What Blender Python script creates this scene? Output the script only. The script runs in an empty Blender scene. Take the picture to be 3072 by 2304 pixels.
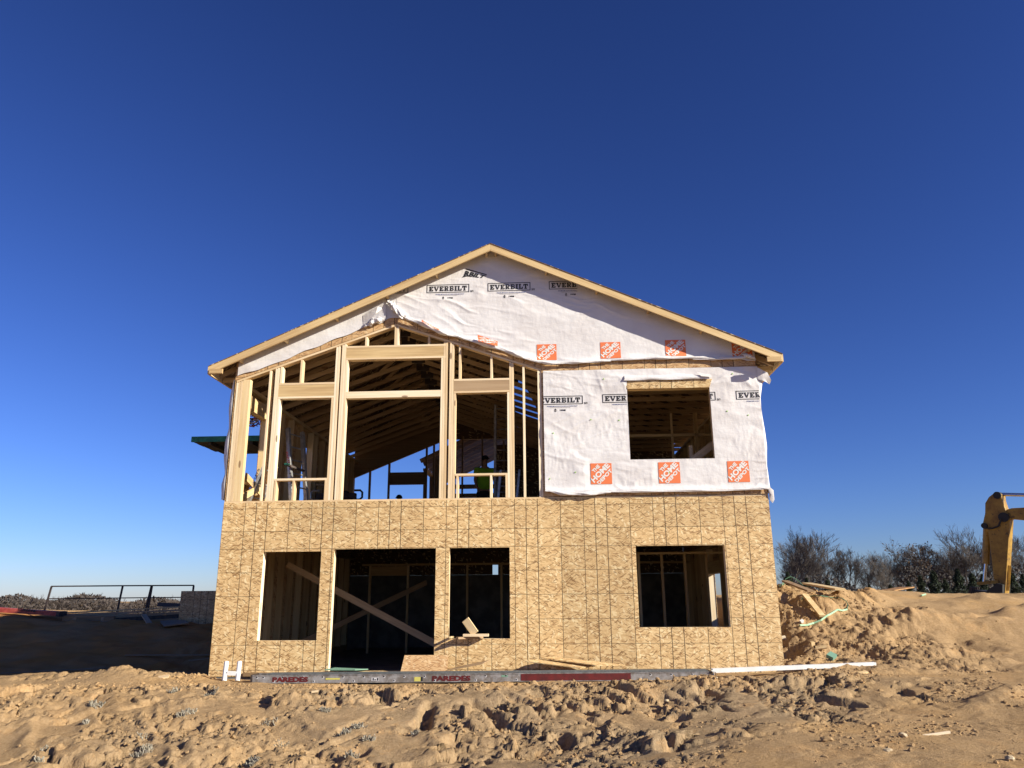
import bpy, bmesh, math, random
import numpy as np
from mathutils import Vector, Matrix
rnd = random.Random(7)
SC = bpy.context.scene
COL = SC.collection

# ------------------------------------------------------------------ camera
CAM = Vector((5.9207, -13.7617, 1.2134))
PITCH, YAW, ROLL = 0.2683, -0.0483, -0.0078
cp, sp, cy, sy, cr, sr = (math.cos(PITCH), math.sin(PITCH), math.cos(YAW), math.sin(YAW), math.cos(ROLL), math.sin(ROLL))
FW = Vector((sy * cp, cy * cp, sp))
rt0 = Vector((cy, -sy, 0)); up0 = rt0.cross(FW)
RT = rt0 * cr + up0 * sr
UP = up0 * cr - rt0 * sr
cd = bpy.data.cameras.new("camera"); cam = bpy.data.objects.new("camera", cd); COL.objects.link(cam)
cam.matrix_world = Matrix(((RT.x, UP.x, -FW.x, CAM.x), (RT.y, UP.y, -FW.y, CAM.y), (RT.z, UP.z, -FW.z, CAM.z), (0, 0, 0, 1)))
cd.sensor_width = 36.0; cd.lens = 36.0 * 2307 / 3072; cd.clip_end = 3000; cd.clip_start = 0.05
SC.camera = cam

# ------------------------------------------------------------------ sky, sun, exposure
SUN_AZ = math.radians(115.0)     # clockwise from +Y
SUN_EL = math.radians(23.5)
w = bpy.data.worlds.new("World"); SC.world = w; w.use_nodes = True
nt = w.node_tree; nt.nodes.clear()
sky = nt.nodes.new("ShaderNodeTexSky"); sky.sky_type = 'NISHITA'; sky.sun_disc = False
sky.sun_elevation = SUN_EL; sky.sun_rotation = SUN_AZ
sky.altitude = 300; sky.air_density = 1.0; sky.dust_density = 0.15; sky.ozone_density = 3.2
bg = nt.nodes.new("ShaderNodeBackground"); bg.inputs[1].default_value = 0.05
gm = nt.nodes.new("ShaderNodeGamma"); gm.inputs[1].default_value = 1.36
tn = nt.nodes.new("ShaderNodeMix"); tn.data_type = 'RGBA'; tn.blend_type = 'MULTIPLY'; tn.inputs[0].default_value = 1.0; tn.inputs[7].default_value = (0.385, 0.45, 0.76, 1)
cap = nt.nodes.new('ShaderNodeMix'); cap.data_type = 'RGBA'; cap.blend_type = 'DARKEN'; cap.inputs[0].default_value = 1.0; cap.inputs[7].default_value = (8.6, 8.9, 11.6, 1)   # no white glare round the sun
ow = nt.nodes.new("ShaderNodeOutputWorld")
nt.links.new(sky.outputs[0], gm.inputs[0]); nt.links.new(gm.outputs[0], tn.inputs[6]); nt.links.new(tn.outputs[2], cap.inputs[6]); nt.links.new(cap.outputs[2], bg.inputs[0]); nt.links.new(bg.outputs[0], ow.inputs[0])
sd = bpy.data.lights.new("sun", 'SUN'); sd.energy = 5.0; sd.angle = math.radians(0.55); sd.color = (1.0, 0.93, 0.77)
so = bpy.data.objects.new("sun", sd); COL.objects.link(so)
sdir = Vector((math.sin(SUN_AZ) * math.cos(SUN_EL), math.cos(SUN_AZ) * math.cos(SUN_EL), math.sin(SUN_EL)))
so.rotation_euler = sdir.to_track_quat('Z', 'Y').to_euler(); so.location = (30, -30, 20)
SC.view_settings.view_transform = 'Standard'; SC.view_settings.look = 'None'
SC.view_settings.gamma = 1; SC.view_settings.exposure = 0.8; SC.view_settings.use_curve_mapping = False
try:
    SC.cycles.max_bounces = 6; SC.cycles.diffuse_bounces = 3
except Exception: pass

# ------------------------------------------------------------------ helpers
def on_ray(px, py):                     # direction through a pixel of the 3072 px photograph
    return FW + RT * ((px - 1536) / 2307) - UP * ((py - 1152) / 2307)
def at(px, py, Y):
    d = on_ray(px, py); return CAM + d * ((Y - CAM.y) / d.y)

def tag(o, label=None, cat=None, group=None, kind=None):
    if label: o["label"] = label
    if cat: o["category"] = cat
    if group: o["group"] = group
    if kind: o["kind"] = kind
    return o
def thing(name, label, cat, loc=(0, 0, 0), group=None):
    o = bpy.data.objects.new(name, None); COL.objects.link(o); o.location = loc
    o.empty_display_size = 0.2
    return tag(o, label, cat, group)
def world(o):
    m = o.matrix_basis
    return m if o.parent is None else world(o.parent) @ o.matrix_parent_inverse @ m
def link(o, parent=None):
    COL.objects.link(o)
    if parent is not None:
        o.parent = parent; o.matrix_parent_inverse = world(parent).inverted()
    return o

class MB:
    def __init__(s): s.v = []; s.f = []; s.m = []; s.cur = 0
    def add(s, vs, fs):
        n = len(s.v); s.v += [tuple(p) for p in vs]
        for f in fs: s.f.append(tuple(i + n for i in f)); s.m.append(s.cur)
        return s
    def box(s, x0, x1, y0, y1, z0, z1):
        vs = [(x0, y0, z0), (x1, y0, z0), (x1, y1, z0), (x0, y1, z0), (x0, y0, z1), (x1, y0, z1), (x1, y1, z1), (x0, y1, z1)]
        return s.add(vs, [(0, 3, 2, 1), (4, 5, 6, 7), (0, 1, 5, 4), (1, 2, 6, 5), (2, 3, 7, 6), (3, 0, 4, 7)])
    def bar(s, a, b, w, h, up=(0, 0, 1), ext=0):
        a = Vector(a); b = Vector(b); d = (b - a).normalized(); u = Vector(up)
        side = d.cross(u)
        if side.length < 1e-4: side = d.cross(Vector((0, 1, 0)))
        side.normalize(); u = side.cross(d).normalized()
        a = a - d * ext; b = b + d * ext
        vs = []
        for p in (a, b):
            for i, j in ((-1, -1), (1, -1), (1, 1), (-1, 1)): vs.append(p + side * (i * w / 2) + u * (j * h / 2))
        return s.add(vs, [(0, 3, 2, 1), (4, 5, 6, 7), (0, 1, 5, 4), (1, 2, 6, 5), (2, 3, 7, 6), (3, 0, 4, 7)])
    def tube(s, pts, r, n=8, caps=True):
        pts = [Vector(p) for p in pts]
        rs = r if isinstance(r, (list, tuple)) else [r] * len(pts)
        rings = []; vs = []
        ref = None
        for i, p in enumerate(pts):
            d = (pts[min(i + 1, len(pts) - 1)] - pts[max(i - 1, 0)]).normalized()
            if ref is None:
                ref = d.orthogonal().normalized()
            ref = (ref - d * ref.dot(d)).normalized()
            bi = d.cross(ref)
            for k in range(n):
                a = 2 * math.pi * k / n
                vs.append(p + (ref * math.cos(a) + bi * math.sin(a)) * rs[i])
        fs = []
        for i in range(len(pts) - 1):
            for k in range(n):
                a = i * n + k; b = i * n + (k + 1) % n
                fs.append((a, b, b + n, a + n))
        if caps:
            fs.append(tuple(range(n - 1, -1, -1))); fs.append(tuple((len(pts) - 1) * n + k for k in range(n)))
        return s.add(vs, fs)
    def prism(s, poly, y0, y1):          # poly in XZ, counter-clockwise seen from -Y
        n = len(poly)
        vs = [(x, y0, z) for x, z in poly] + [(x, y1, z) for x, z in poly]
        fs = [tuple(range(n)), tuple(range(2 * n - 1, n - 1, -1))]
        for i in range(n):
            j = (i + 1) % n; fs.append((i, i + n, j + n, j))
        return s.add(vs, fs)
    def mesh(s, name, mats):
        me = bpy.data.meshes.new(name); me.from_pydata([tuple(v) for v in s.v], [], s.f)
        for m in (mats if isinstance(mats, (list, tuple)) else [mats]): me.materials.append(m)
        if any(s.m): me.polygons.foreach_set("material_index", s.m)
        me.update(); return me
    def build(s, name, mats, parent=None, smooth=False, origin=None, bevel=0):
        if origin is not None:
            o3 = Vector(origin); s.v = [tuple(Vector(p) - o3) for p in s.v]
        me = s.mesh(name, mats)
        if smooth: me.polygons.foreach_set("use_smooth", [True] * len(me.polygons))
        o = bpy.data.objects.new(name, me)
        if origin is not None: o.location = origin
        if bevel:
            b = o.modifiers.new("bevel", 'BEVEL'); b.width = bevel; b.segments = 2; b.limit_method = 'ANGLE'
        return link(o, parent)

def beam(name, a, b, wd, ht, mat, parent=None, up=(0, 0, 1)):
    """a piece of lumber whose local X runs along the grain"""
    a = Vector(a); b = Vector(b); d = (b - a).normalized(); u = Vector(up)
    side = d.cross(u)
    if side.length < 1e-4: side = d.cross(Vector((0, 1, 0)))
    side.normalize(); u = side.cross(d).normalized()
    L = (b - a).length
    m = MB().box(0, L, -wd / 2, wd / 2, -ht / 2, ht / 2)
    me = m.mesh(name, mat); o = bpy.data.objects.new(name, me)
    # local Y = -side so that axes stay right handed
    yv = u.cross(d)
    M = Matrix(((d.x, yv.x, u.x, a.x), (d.y, yv.y, u.y, a.y), (d.z, yv.z, u.z, a.z), (0, 0, 0, 1)))
    o.matrix_basis = M
    return link(o, parent)

# ------------------------------------------------------------------ materials
class NT:
    def __init__(s, name):
        s.mat = bpy.data.materials.new(name); s.mat.use_nodes = True
        s.t = s.mat.node_tree; s.t.nodes.clear()
        s.out = s.t.nodes.new("ShaderNodeOutputMaterial"); s.b = s.t.nodes.new("ShaderNodeBsdfPrincipled")
        s.t.links.new(s.b.outputs[0], s.out.inputs[0])
    def n(s, typ, **kw):
        x = s.t.nodes.new(typ)
        for k, v in kw.items():
            if k.startswith("i_"): x.inputs[k[2:].replace("_", " ")].default_value = v
            else: setattr(x, k, v)
        return x
    def l(s, a, b): s.t.links.new(a, b)
    def math(s, op, a, b=None, c=None, clamp=False):
        x = s.t.nodes.new("ShaderNodeMath"); x.operation = op; x.use_clamp = clamp
        for i, v in enumerate((a, b, c)):
            if v is None: continue
            if hasattr(v, "is_output") or hasattr(v, "links"): s.l(v, x.inputs[i])
            else: x.inputs[i].default_value = v
        return x.outputs[0]
    def mix(s, f, a, b, typ='MIX'):
        x = s.t.nodes.new("ShaderNodeMix"); x.data_type = 'RGBA'; x.blend_type = typ
        for i, v in ((0, f), (6, a), (7, b)):
            if hasattr(v, "links"): s.l(v, x.inputs[i])
            else: x.inputs[i].default_value = v if i == 0 else tuple(v) + (1,)
        return x.outputs[2]
    def ramp(s, fac, stops):
        x = s.t.nodes.new("ShaderNodeValToRGB"); e = x.color_ramp.elements
        e[0].position, e[0].color = stops[0][0], tuple(stops[0][1]) + (1,)
        e[1].position, e[1].color = stops[-1][0], tuple(stops[-1][1]) + (1,)
        for p, c in stops[1:-1]:
            q = e.new(p); q.color = tuple(c) + (1,)
        s.l(fac, x.inputs[0]); return x.outputs[0]
    def noise(s, vec, scale, detail=4, rough=0.55):
        x = s.n("ShaderNodeTexNoise"); x.inputs["Scale"].default_value = scale
        x.inputs["Detail"].default_value = detail; x.inputs["Roughness"].default_value = rough
        if vec is not None: s.l(vec, x.inputs["Vector"])
        return x.outputs[0]
    def bump(s, h, strength=0.3, dist=0.01):
        x = s.n("ShaderNodeBump"); x.inputs["Strength"].default_value = strength; x.inputs["Distance"].default_value = dist
        s.l(h, x.inputs["Height"]); s.l(x.outputs[0], s.b.inputs["Normal"]); return x
    def color(s, c):
        if hasattr(c, "links"): s.l(c, s.b.inputs["Base Color"])
        else: s.b.inputs["Base Color"].default_value = tuple(c) + (1,)
    def mapping(s, vec, scale=(1, 1, 1), rot=(0, 0, 0), loc=(0, 0, 0)):
        x = s.n("ShaderNodeMapping"); x.inputs["Scale"].default_value = scale; x.inputs["Rotation"].default_value = rot
        x.inputs["Location"].default_value = loc; s.l(vec, x.inputs["Vector"]); return x.outputs[0]

def lumber(name, dark, mid, light):
    k = NT(name); tc = k.n("ShaderNodeTexCoord"); oi = k.n("ShaderNodeObjectInfo")
    off = k.n("ShaderNodeVectorMath", operation='SCALE'); off.inputs[0].default_value = (17, 5, 9); k.l(oi.outputs["Random"], off.inputs["Scale"])
    ad = k.n("ShaderNodeVectorMath", operation='ADD'); k.l(tc.outputs["Object"], ad.inputs[0]); k.l(off.outputs[0], ad.inputs[1])
    v = ad.outputs[0]
    g = k.noise(k.mapping(v, (1.2, 26, 26)), 1.0, 5, 0.6)
    g2 = k.noise(k.mapping(v, (0.5, 4, 4)), 1.0, 3, 0.5)
    f = k.math('ADD', k.math('MULTIPLY', g, 0.6), k.math('MULTIPLY', g2, 0.4))
    f = k.math('ADD', f, k.math('MULTIPLY', k.math('SUBTRACT', oi.outputs["Random"], 0.5), 0.34))
    c = k.ramp(f, [(0.3, dark), (0.5, mid), (0.68, light)])
    # knots
    vo = k.n("ShaderNodeTexVoronoi"); vo.inputs["Scale"].default_value = 1.0
    k.l(k.mapping(v, (1.9, 6.5, 6.5)), vo.inputs["Vector"])
    sep = k.n("ShaderNodeSeparateColor"); k.l(vo.outputs["Color"], sep.inputs[0])
    kn = k.math('MULTIPLY', k.math('LESS_THAN', vo.outputs["Distance"], k.math('MULTIPLY', sep.outputs[0], 0.19)), k.math('GREATER_THAN', sep.outputs[1], 0.5))
    c = k.mix(k.math('MULTIPLY', kn, 0.75), c, (0.16, 0.075, 0.03))
    k.color(c); k.b.inputs["Roughness"].default_value = 0.75
    k.bump(g, 0.25, 0.002)
    return k.mat
M = {}
M['stud'] = lumber("fresh_pine", (0.62, 0.44, 0.24), (0.80, 0.62, 0.40), (0.88, 0.75, 0.55))
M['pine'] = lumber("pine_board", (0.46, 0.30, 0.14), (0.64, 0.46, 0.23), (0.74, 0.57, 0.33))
M['truss'] = lumber("shaded_truss_lumber", (0.26, 0.16, 0.08), (0.40, 0.27, 0.15), (0.50, 0.35, 0.20))  # pine for trusses and braces, darkened to paint in the indoor shade
M['aged_shaded'] = lumber("aged_shaded_pine", (0.22, 0.14, 0.07), (0.34, 0.22, 0.12), (0.42, 0.29, 0.17))  # weathered boards; also a darkened tone painting shade on new inner framing

def osb(name, lines, dark=(0.19, 0.10, 0.03), mid=(0.61, 0.405, 0.190), light=(0.84, 0.68, 0.39), red=0.0):
    k = NT(name); geo = k.n("ShaderNodeNewGeometry"); oi = k.n("ShaderNodeObjectInfo")
    sp_ = k.n("ShaderNodeSeparateXYZ"); k.l(geo.outputs["Position"], sp_.inputs[0])
    u = k.math('ADD', k.math('ADD', sp_.outputs[0], k.math('MULTIPLY', sp_.outputs[1], 0.31)), k.math('MULTIPLY', oi.outputs["Random"], 37.0))
    v = k.math('ADD', sp_.outputs[2], k.math('MULTIPLY', sp_.outputs[1], 0.9))
    cb = k.n("ShaderNodeCombineXYZ"); k.l(u, cb.inputs[0]); k.l(v, cb.inputs[1]); vec = cb.outputs[0]
    wn = k.n("ShaderNodeTexNoise"); wn.inputs["Scale"].default_value = 6; k.l(vec, wn.inputs["Vector"])
    wa = k.n("ShaderNodeVectorMath", operation='MULTIPLY_ADD'); k.l(wn.outputs["Color"], wa.inputs[0]); wa.inputs[1].default_value = (0.006, 0.006, 0); k.l(vec, wa.inputs[2])
    vec = wa.outputs[0]
    val = None
    for i, (a, sx, sy_) in enumerate([(0.12, 12, 34), (-0.35, 12, 38), (0.55, 13, 42), (-0.85, 14, 40), (1.2, 15, 44), (-0.15, 13, 46), (0.30, 15, 52)]):
        vo = k.n("ShaderNodeTexVoronoi"); vo.inputs["Scale"].default_value = 1.0
        mp = k.mapping(vec, (1, 1, 1), (0, 0, a), (i * 3.7, i * 1.9, 0))
        k.l(k.mapping(mp, (sx, sy_, 1)), vo.inputs["Vector"])
        sc = k.n("ShaderNodeSeparateColor"); k.l(vo.outputs["Color"], sc.inputs[0])
        if val is None: val = sc.outputs[0]
        else:
            mk = k.math('GREATER_THAN', sc.outputs[1], 0.62)
            mx = k.n("ShaderNodeMix"); mx.data_type = 'FLOAT'; k.l(mk, mx.inputs[0]); k.l(val, mx.inputs[2]); k.l(sc.outputs[0], mx.inputs[3]); val = mx.outputs[0]
    fine = k.noise(k.mapping(vec, (30, 90, 1)), 1.0, 3, 0.6)
    big = k.noise(vec, 1.6, 3, 0.5)
    f = k.math('ADD', k.math('MULTIPLY', val, 0.36), k.math('ADD', k.math('MULTIPLY', fine, 0.44), k.math('MULTIPLY', big, 0.26)))
    c = k.ramp(f, [(0.20, dark), (0.34, tuple(0.65 * a + 0.35 * b for a, b in zip(mid, dark))), (0.50, mid), (0.74, tuple(0.6 * a + 0.4 * b for a, b in zip(mid, light))), (0.96, light)])
    for a, sx, sy_, th, cc, am in ((1.35, 16, 46, .95, (.84, .69, .42), .6), (0.25, 14, 44, .94, (.82, .66, .38), .6), (-.6, 15, 90, .945, (.20, .10, .03), .75), (.5, 17, 100, .95, (.16, .08, .025), .8), (0.05, 14, 80, .94, (.26, .13, .045), .7)):
        vo = k.n("ShaderNodeTexVoronoi"); vo.inputs["Scale"].default_value = 1.0
        k.l(k.mapping(k.mapping(vec, (1, 1, 1), (0, 0, a), (a * 9 + 1.3, a * 5, 0)), (sx, sy_, 1)), vo.inputs["Vector"])
        sc = k.n("ShaderNodeSeparateColor"); k.l(vo.outputs["Color"], sc.inputs[0])
        c = k.mix(k.math('MULTIPLY', k.math('GREATER_THAN', sc.outputs[2], th), am), c, cc)
    tint = k.math('MULTIPLY', k.math('SUBTRACT', oi.outputs["Random"], 0.5), 0.20)
    hs = k.n("ShaderNodeHueSaturation"); k.l(c, hs.inputs["Color"]); k.l(k.math('ADD', tint, 1.0), hs.inputs["Value"]); c = hs.outputs[0]
    if red: c = k.mix(red, c, (0.40, 0.17, 0.08))
    if lines:
        tc = k.n("ShaderNodeTexCoord"); so_ = k.n("ShaderNodeSeparateXYZ"); k.l(tc.outputs["Object"], so_.inputs[0])
        wob = k.math('MULTIPLY', k.math('SUBTRACT', k.noise(geo.outputs["Position"], 3.0, 2), 0.5), 0.010)
        lx = k.math('ADD', so_.outputs[0], wob); lz = k.math('ADD', so_.outputs[2], k.math('MULTIPLY', wob, 0.4))
        tot = None
        nz = k.noise(geo.outputs["Position"], 40.0, 2)
        for off, wd in ((0.0, 0.0052), (0.4064, 0.0056), (0.6096, 0.0074), (0.8128, 0.0074)):
            md = k.math('FLOORED_MODULO', k.math('ADD', lx, 12.192 + 0.6096 - off), 1.2192)
            dd = k.math('ABSOLUTE', k.math('SUBTRACT', md, 0.6096))
            ln = k.math('LESS_THAN', dd, k.math('MULTIPLY', k.math('ADD', k.math('MULTIPLY', nz, 0.6), 0.7), wd))
            tot = ln if tot is None else k.math('MAXIMUM', tot, ln)
        md = k.math('FLOORED_MODULO', k.math('ADD', lz, 4.064 + 0.2032), 0.4064)
        dd = k.math('ABSOLUTE', k.math('SUBTRACT', md, 0.2032))
        tot = k.math('MAXIMUM', tot, k.math('MULTIPLY', k.math('LESS_THAN', dd, 0.0044), 0.85))
        c = k.mix(k.math('MULTIPLY', tot, 0.88), c, (0.075, 0.045, 0.018))
    k.color(c); k.b.inputs["Roughness"].default_value = 0.7
    k.bump(k.math('ADD', k.math('MULTIPLY', val, 0.7), fine), 0.18, 0.002)
    return k.mat
M['osb'] = osb("strand_board", True)
M['osb_gable'] = osb("strand_board_reddish", True, red=0.3)
M['osb_plain'] = osb("strand_board_plain", False)
M['osb_scrap'] = osb("pink_strand_board", False, red=0.32)
M['osb_shaded'] = osb("strand_board_shaded_inside", False, (0.05, 0.026, 0.012), (0.11, 0.062, 0.032), (0.17, 0.105, 0.06))  # indoor and roof sheets, colour darkened to carry the interior shade

def plain(name, c, rough=0.5, metal=0.0, nz=0.0, nscale=8, c2=None, bump=0.0, bscale=40):
    k = NT(name); tc = k.n("ShaderNodeTexCoord")
    if c2 is not None:
        f = k.noise(tc.outputs["Object"], nscale, 5, 0.6)
        k.color(k.ramp(f, [(0.42 - 0.1 * (1 - nz), c2), (0.62, c)]))
    else: k.color(c)
    k.b.inputs["Roughness"].default_value = rough; k.b.inputs["Metallic"].default_value = metal
    if bump: k.bump(k.noise(tc.outputs["Object"], bscale, 4), bump, 0.003)
    return k.mat
M['black'] = plain("black_print", (0.012, 0.012, 0.014), 0.6)
M['navy'] = plain("navy_print", (0.03, 0.06, 0.22), 0.6)
M['orange'] = plain("orange_print", (0.74, 0.18, 0.06), 0.6)
M['white_print'] = plain("white_print", (0.74, 0.72, 0.70), 0.6)
M['alu'] = plain("scuffed_aluminium", (0.36, 0.35, 0.35), 0.5, 0.35, 1, 9, (0.20, 0.175, 0.155), 0.1)
M['alu_dark'] = plain("grey_deck_sheet", (0.17, 0.18, 0.18), 0.6, 0.3, 1, 20, (0.11, 0.115, 0.12), 0.3, 150)
M['alu_bright'] = plain("ladder_aluminium", (0.55, 0.55, 0.55), 0.35, 0.6, 1, 8, (0.35, 0.35, 0.35), 0.05)
M['hole'] = plain("hole_shadow", (0.01, 0.01, 0.01), 0.9)
M['red'] = plain("red_paint", (0.13, 0.009, 0.009), 0.6, 0, 1, 9, (0.08, 0.007, 0.007), 0.05)
M['redrail'] = plain("faded_red_rail", (0.50, 0.10, 0.07), 0.6, 0, 1, 6, (0.33, 0.05, 0.04))
M['vinyl'] = plain("white_vinyl", (0.80, 0.80, 0.80), 0.35, 0, 1, 4, (0.72, 0.71, 0.70))
M['concrete'] = plain("cast_concrete", (0.20, 0.19, 0.18), 0.9, 0, 1, 3, (0.12, 0.115, 0.11), 0.3, 30)
M['green'] = plain("green_stained_edge", (0.02, 0.20, 0.13), 0.6, 0, 1, 14, (0.012, 0.12, 0.085), 0.2)
M['dark_ply'] = plain("dark_weathered_plank", (0.075, 0.06, 0.048), 0.85, 0, 1, 7, (0.04, 0.034, 0.03), 0.2)
M['steel'] = plain("rusty_steel", (0.09, 0.07, 0.065), 0.6, 0.4, 1, 12, (0.05, 0.035, 0.03))
M['rubber'] = plain("black_rubber", (0.02, 0.02, 0.02), 0.7)
M['chrome'] = plain("cylinder_rod", (0.6, 0.6, 0.62), 0.2, 0.9)
k = NT("machine_yellow"); tc = k.n("ShaderNodeTexCoord"); f = k.noise(tc.outputs["Object"], 2.2, 6, 0.7); g_ = k.noise(tc.outputs["Object"], 7, 4, 0.6)
c = k.mix(k.math('MULTIPLY', k.math('GREATER_THAN', g_, 0.62), 0.7), k.ramp(f, [(0.35, (0.20, 0.105, 0.018)), (0.6, (0.40, 0.235, 0.035))]), (0.05, 0.035, 0.02))
k.color(c); k.b.inputs["Roughness"].default_value = 0.55; M['yellow'] = k.mat
M['hivis'] = plain("hi_vis_cloth", (0.32, 0.62, 0.03), 0.85, 0, 1, 6, (0.24, 0.5, 0.02), 0.1)
M['cloth'] = plain("dark_cloth", (0.025, 0.025, 0.03), 0.9, 0, 1, 20, (0.015, 0.015, 0.02), 0.2)
M['skin'] = plain("skin", (0.36, 0.20, 0.13), 0.6, 0, 1, 8, (0.30, 0.16, 0.10))
M['strap'] = plain("pale_green_strap", (0.42, 0.62, 0.42), 0.5, 0, 1, 9, (0.30, 0.50, 0.33))
M['strapdark'] = plain("dark_green_strap", (0.06, 0.14, 0.08), 0.6)
M['rope_white'] = plain("white_rope", (0.7, 0.68, 0.64), 0.8); M['rope_red'] = plain("red_webbing", (0.5, 0.03, 0.03), 0.7)
M['leather'] = plain("tan_leather", (0.42, 0.22, 0.07), 0.7, 0, 1, 10, (0.30, 0.15, 0.05))
M['yellow_tag'] = plain("yellow_label", (0.55, 0.50, 0.12), 0.6); M['tag_grey'] = plain("pale_label", (0.55, 0.54, 0.56), 0.6)
M['greenedge'] = plain("green_board_edge", (0.16, 0.30, 0.22), 0.7)
M['bark'] = plain("grey_bark", (0.115, 0.095, 0.082), 0.95, 0, 1, 3, (0.07, 0.058, 0.05))
M['barkfar'] = plain("far_bark", (0.062, 0.047, 0.041), 0.95, 0, 1, 1, (0.036, 0.028, 0.025))
M['brush'] = plain("dark_thicket", (0.070, 0.060, 0.054), 0.95, 0, 1, 1, (0.040, 0.034, 0.030))
M['farbrush'] = plain("far_thicket", (0.080, 0.062, 0.054), 0.95, 0, 1, 1, (0.045, 0.036, 0.031))
M['needles'] = plain("evergreen_needles", (0.030, 0.045, 0.018), 0.9, 0, 1, 2, (0.015, 0.025, 0.010))
M['deadleaf'] = plain("clinging_dead_leaves", (0.09, 0.055, 0.03), 0.9)
M['lichen'] = plain("dry_grey_weed", (0.38, 0.35, 0.29), 0.95, 0, 1, 30, (0.22, 0.19, 0.14))
M['stone'] = plain("pale_stone", (0.50, 0.40, 0.27), 0.85, 0, 1, 10, (0.36, 0.27, 0.16), 0.2)
M['yellow_wood'] = plain("cut_board_end", (0.70, 0.52, 0.28), 0.75, 0, 1, 10, (0.58, 0.40, 0.19))
M['rooftile'] = plain("roof_underlayment", (0.07, 0.07, 0.075), 0.9)

# house wrap
k = NT("white_house_wrap"); geo = k.n("ShaderNodeNewGeometry"); P_ = geo.outputs["Position"]
n1 = k.noise(k.mapping(P_, (3.5, 1, 9), (0, 0.35, 0)), 1.0, 5, 0.6)
n2 = k.noise(k.mapping(P_, (16, 1, 7), (0, 0, 0)), 1.0, 3, 0.5)
n3 = k.noise(P_, 1.4, 4, 0.6)
c = k.ramp(n3, [(0.35, (0.65, 0.615, 0.61)), (0.65, (0.73, 0.71, 0.715))])
sp2 = k.noise(k.mapping(P_, (30, 1, 30)), 1.0, 2, 0.5)
c = k.mix(k.math('MULTIPLY', k.math('GREATER_THAN', sp2, 0.76), 0.45), c, (0.25, 0.22, 0.20))
k.color(c); k.b.inputs["Roughness"].default_value = 0.55
k.bump(k.math('ADD', n1, k.math('MULTIPLY', n2, 0.5)), 0.6, 0.014)
M['wrap'] = k.mat

# sand
k = NT("sandy_soil"); geo = k.n("ShaderNodeNewGeometry"); P_ = geo.outputs["Position"]
a = k.noise(P_, 0.55, 6, 0.6); b_ = k.noise(P_, 3.5, 6, 0.65); c3 = k.noise(P_, 26, 4, 0.6)
col = k.ramp(a, [(0.34, (0.34, 0.215, 0.108)), (0.50, (0.43, 0.280, 0.148)), (0.66, (0.49, 0.300, 0.135))])
greyer = k.ramp(b_, [(0.40, (0.235, 0.172, 0.110)), (0.62, (0.385, 0.275, 0.172))])
at_ = k.n("ShaderNodeAttribute"); at_.attribute_name = "clay"
col = k.mix(k.math('MULTIPLY', at_.outputs["Fac"], 0.92), col, greyer)
orn = k.math('MULTIPLY', k.math('GREATER_THAN', k.noise(P_, 1.3, 5, 0.7), 0.58), 0.35)
col = k.mix(orn, col, (0.55, 0.32, 0.14))
col = k.mix(0.30, col, k.ramp(c3, [(0.3, (0.18, 0.115, 0.055)), (0.7, (0.60, 0.44, 0.26))]))
k.color(col); k.b.inputs["Roughness"].default_value = 0.95
try: k.b.inputs["Specular IOR Level"].default_value = 0.0
except Exception: pass
f1 = k.noise(P_, 38, 8, 0.72); f2 = k.noise(P_, 90, 4, 0.6)
k.bump(k.math('ADD', f1, k.math('MULTIPLY', f2, 0.35)), 1.0, 0.024)
at3 = k.n('ShaderNodeAttribute'); at3.attribute_name = 'dirt_shade_tint'
k.color(k.mix(at3.outputs['Fac'], col, (0.50, 0.21, 0.065)))  # reddish left-slope dirt, pushed redder to offset the blue shade there
M['sand'] = k.mat
K3 = 3072 / 2212
# ------------------------------------------------------------------ terrain height
def _hash(ix, iy, s):
    h = (ix.astype(np.int64) * 374761393 + iy.astype(np.int64) * 668265263 + s * 1442695041) & 0x7fffffff
    h = ((h ^ (h >> 13)) * 1274126177) & 0x7fffffff
    return ((h ^ (h >> 16)) & 0xffff) / 65535.0
def vnoise(x, y, s=0):
    ix = np.floor(x); iy = np.floor(y); fx = x - ix; fy = y - iy
    fx = fx * fx * fx * (fx * (fx * 6 - 15) + 10); fy = fy * fy * fy * (fy * (fy * 6 - 15) + 10)
    a = _hash(ix, iy, s); b = _hash(ix + 1, iy, s); c = _hash(ix, iy + 1, s); d = _hash(ix + 1, iy + 1, s)
    return (a + (b - a) * fx + (c - a) * fy + (a - b - c + d) * fx * fy) * 2 - 1
def fbm(x, y, o=4, s=0, g=0.5):
    t = 0; a = 1.0; n = 0
    for i in range(o):
        t = t + a * vnoise(x, y, s + i * 17); n += a; a *= g
        x, y = x * 1.62 * 1.2 - y * 0.52, y * 1.62 * 1.2 + x * 0.52
    return t / n
def worley(x, y, s=0):
    ix = np.floor(x); iy = np.floor(y); f1 = np.full(x.shape, 9.0); f2 = np.full(x.shape, 9.0); cid = np.zeros(x.shape)
    for dx in (-1, 0, 1):
        for dy in (-1, 0, 1):
            cx = ix + dx; cy_ = iy + dy
            px = cx + 0.1 + 0.8 * _hash(cx, cy_, s); py = cy_ + 0.1 + 0.8 * _hash(cx, cy_, s + 5)
            d = np.hypot(px - x, py - y); h = _hash(cx, cy_, s + 9)
            nearer = d < f1
            f2 = np.where(nearer, f1, np.minimum(f2, d)); cid = np.where(nearer, h, cid); f1 = np.where(nearer, d, f1)
    return f1, f2, cid
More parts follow.
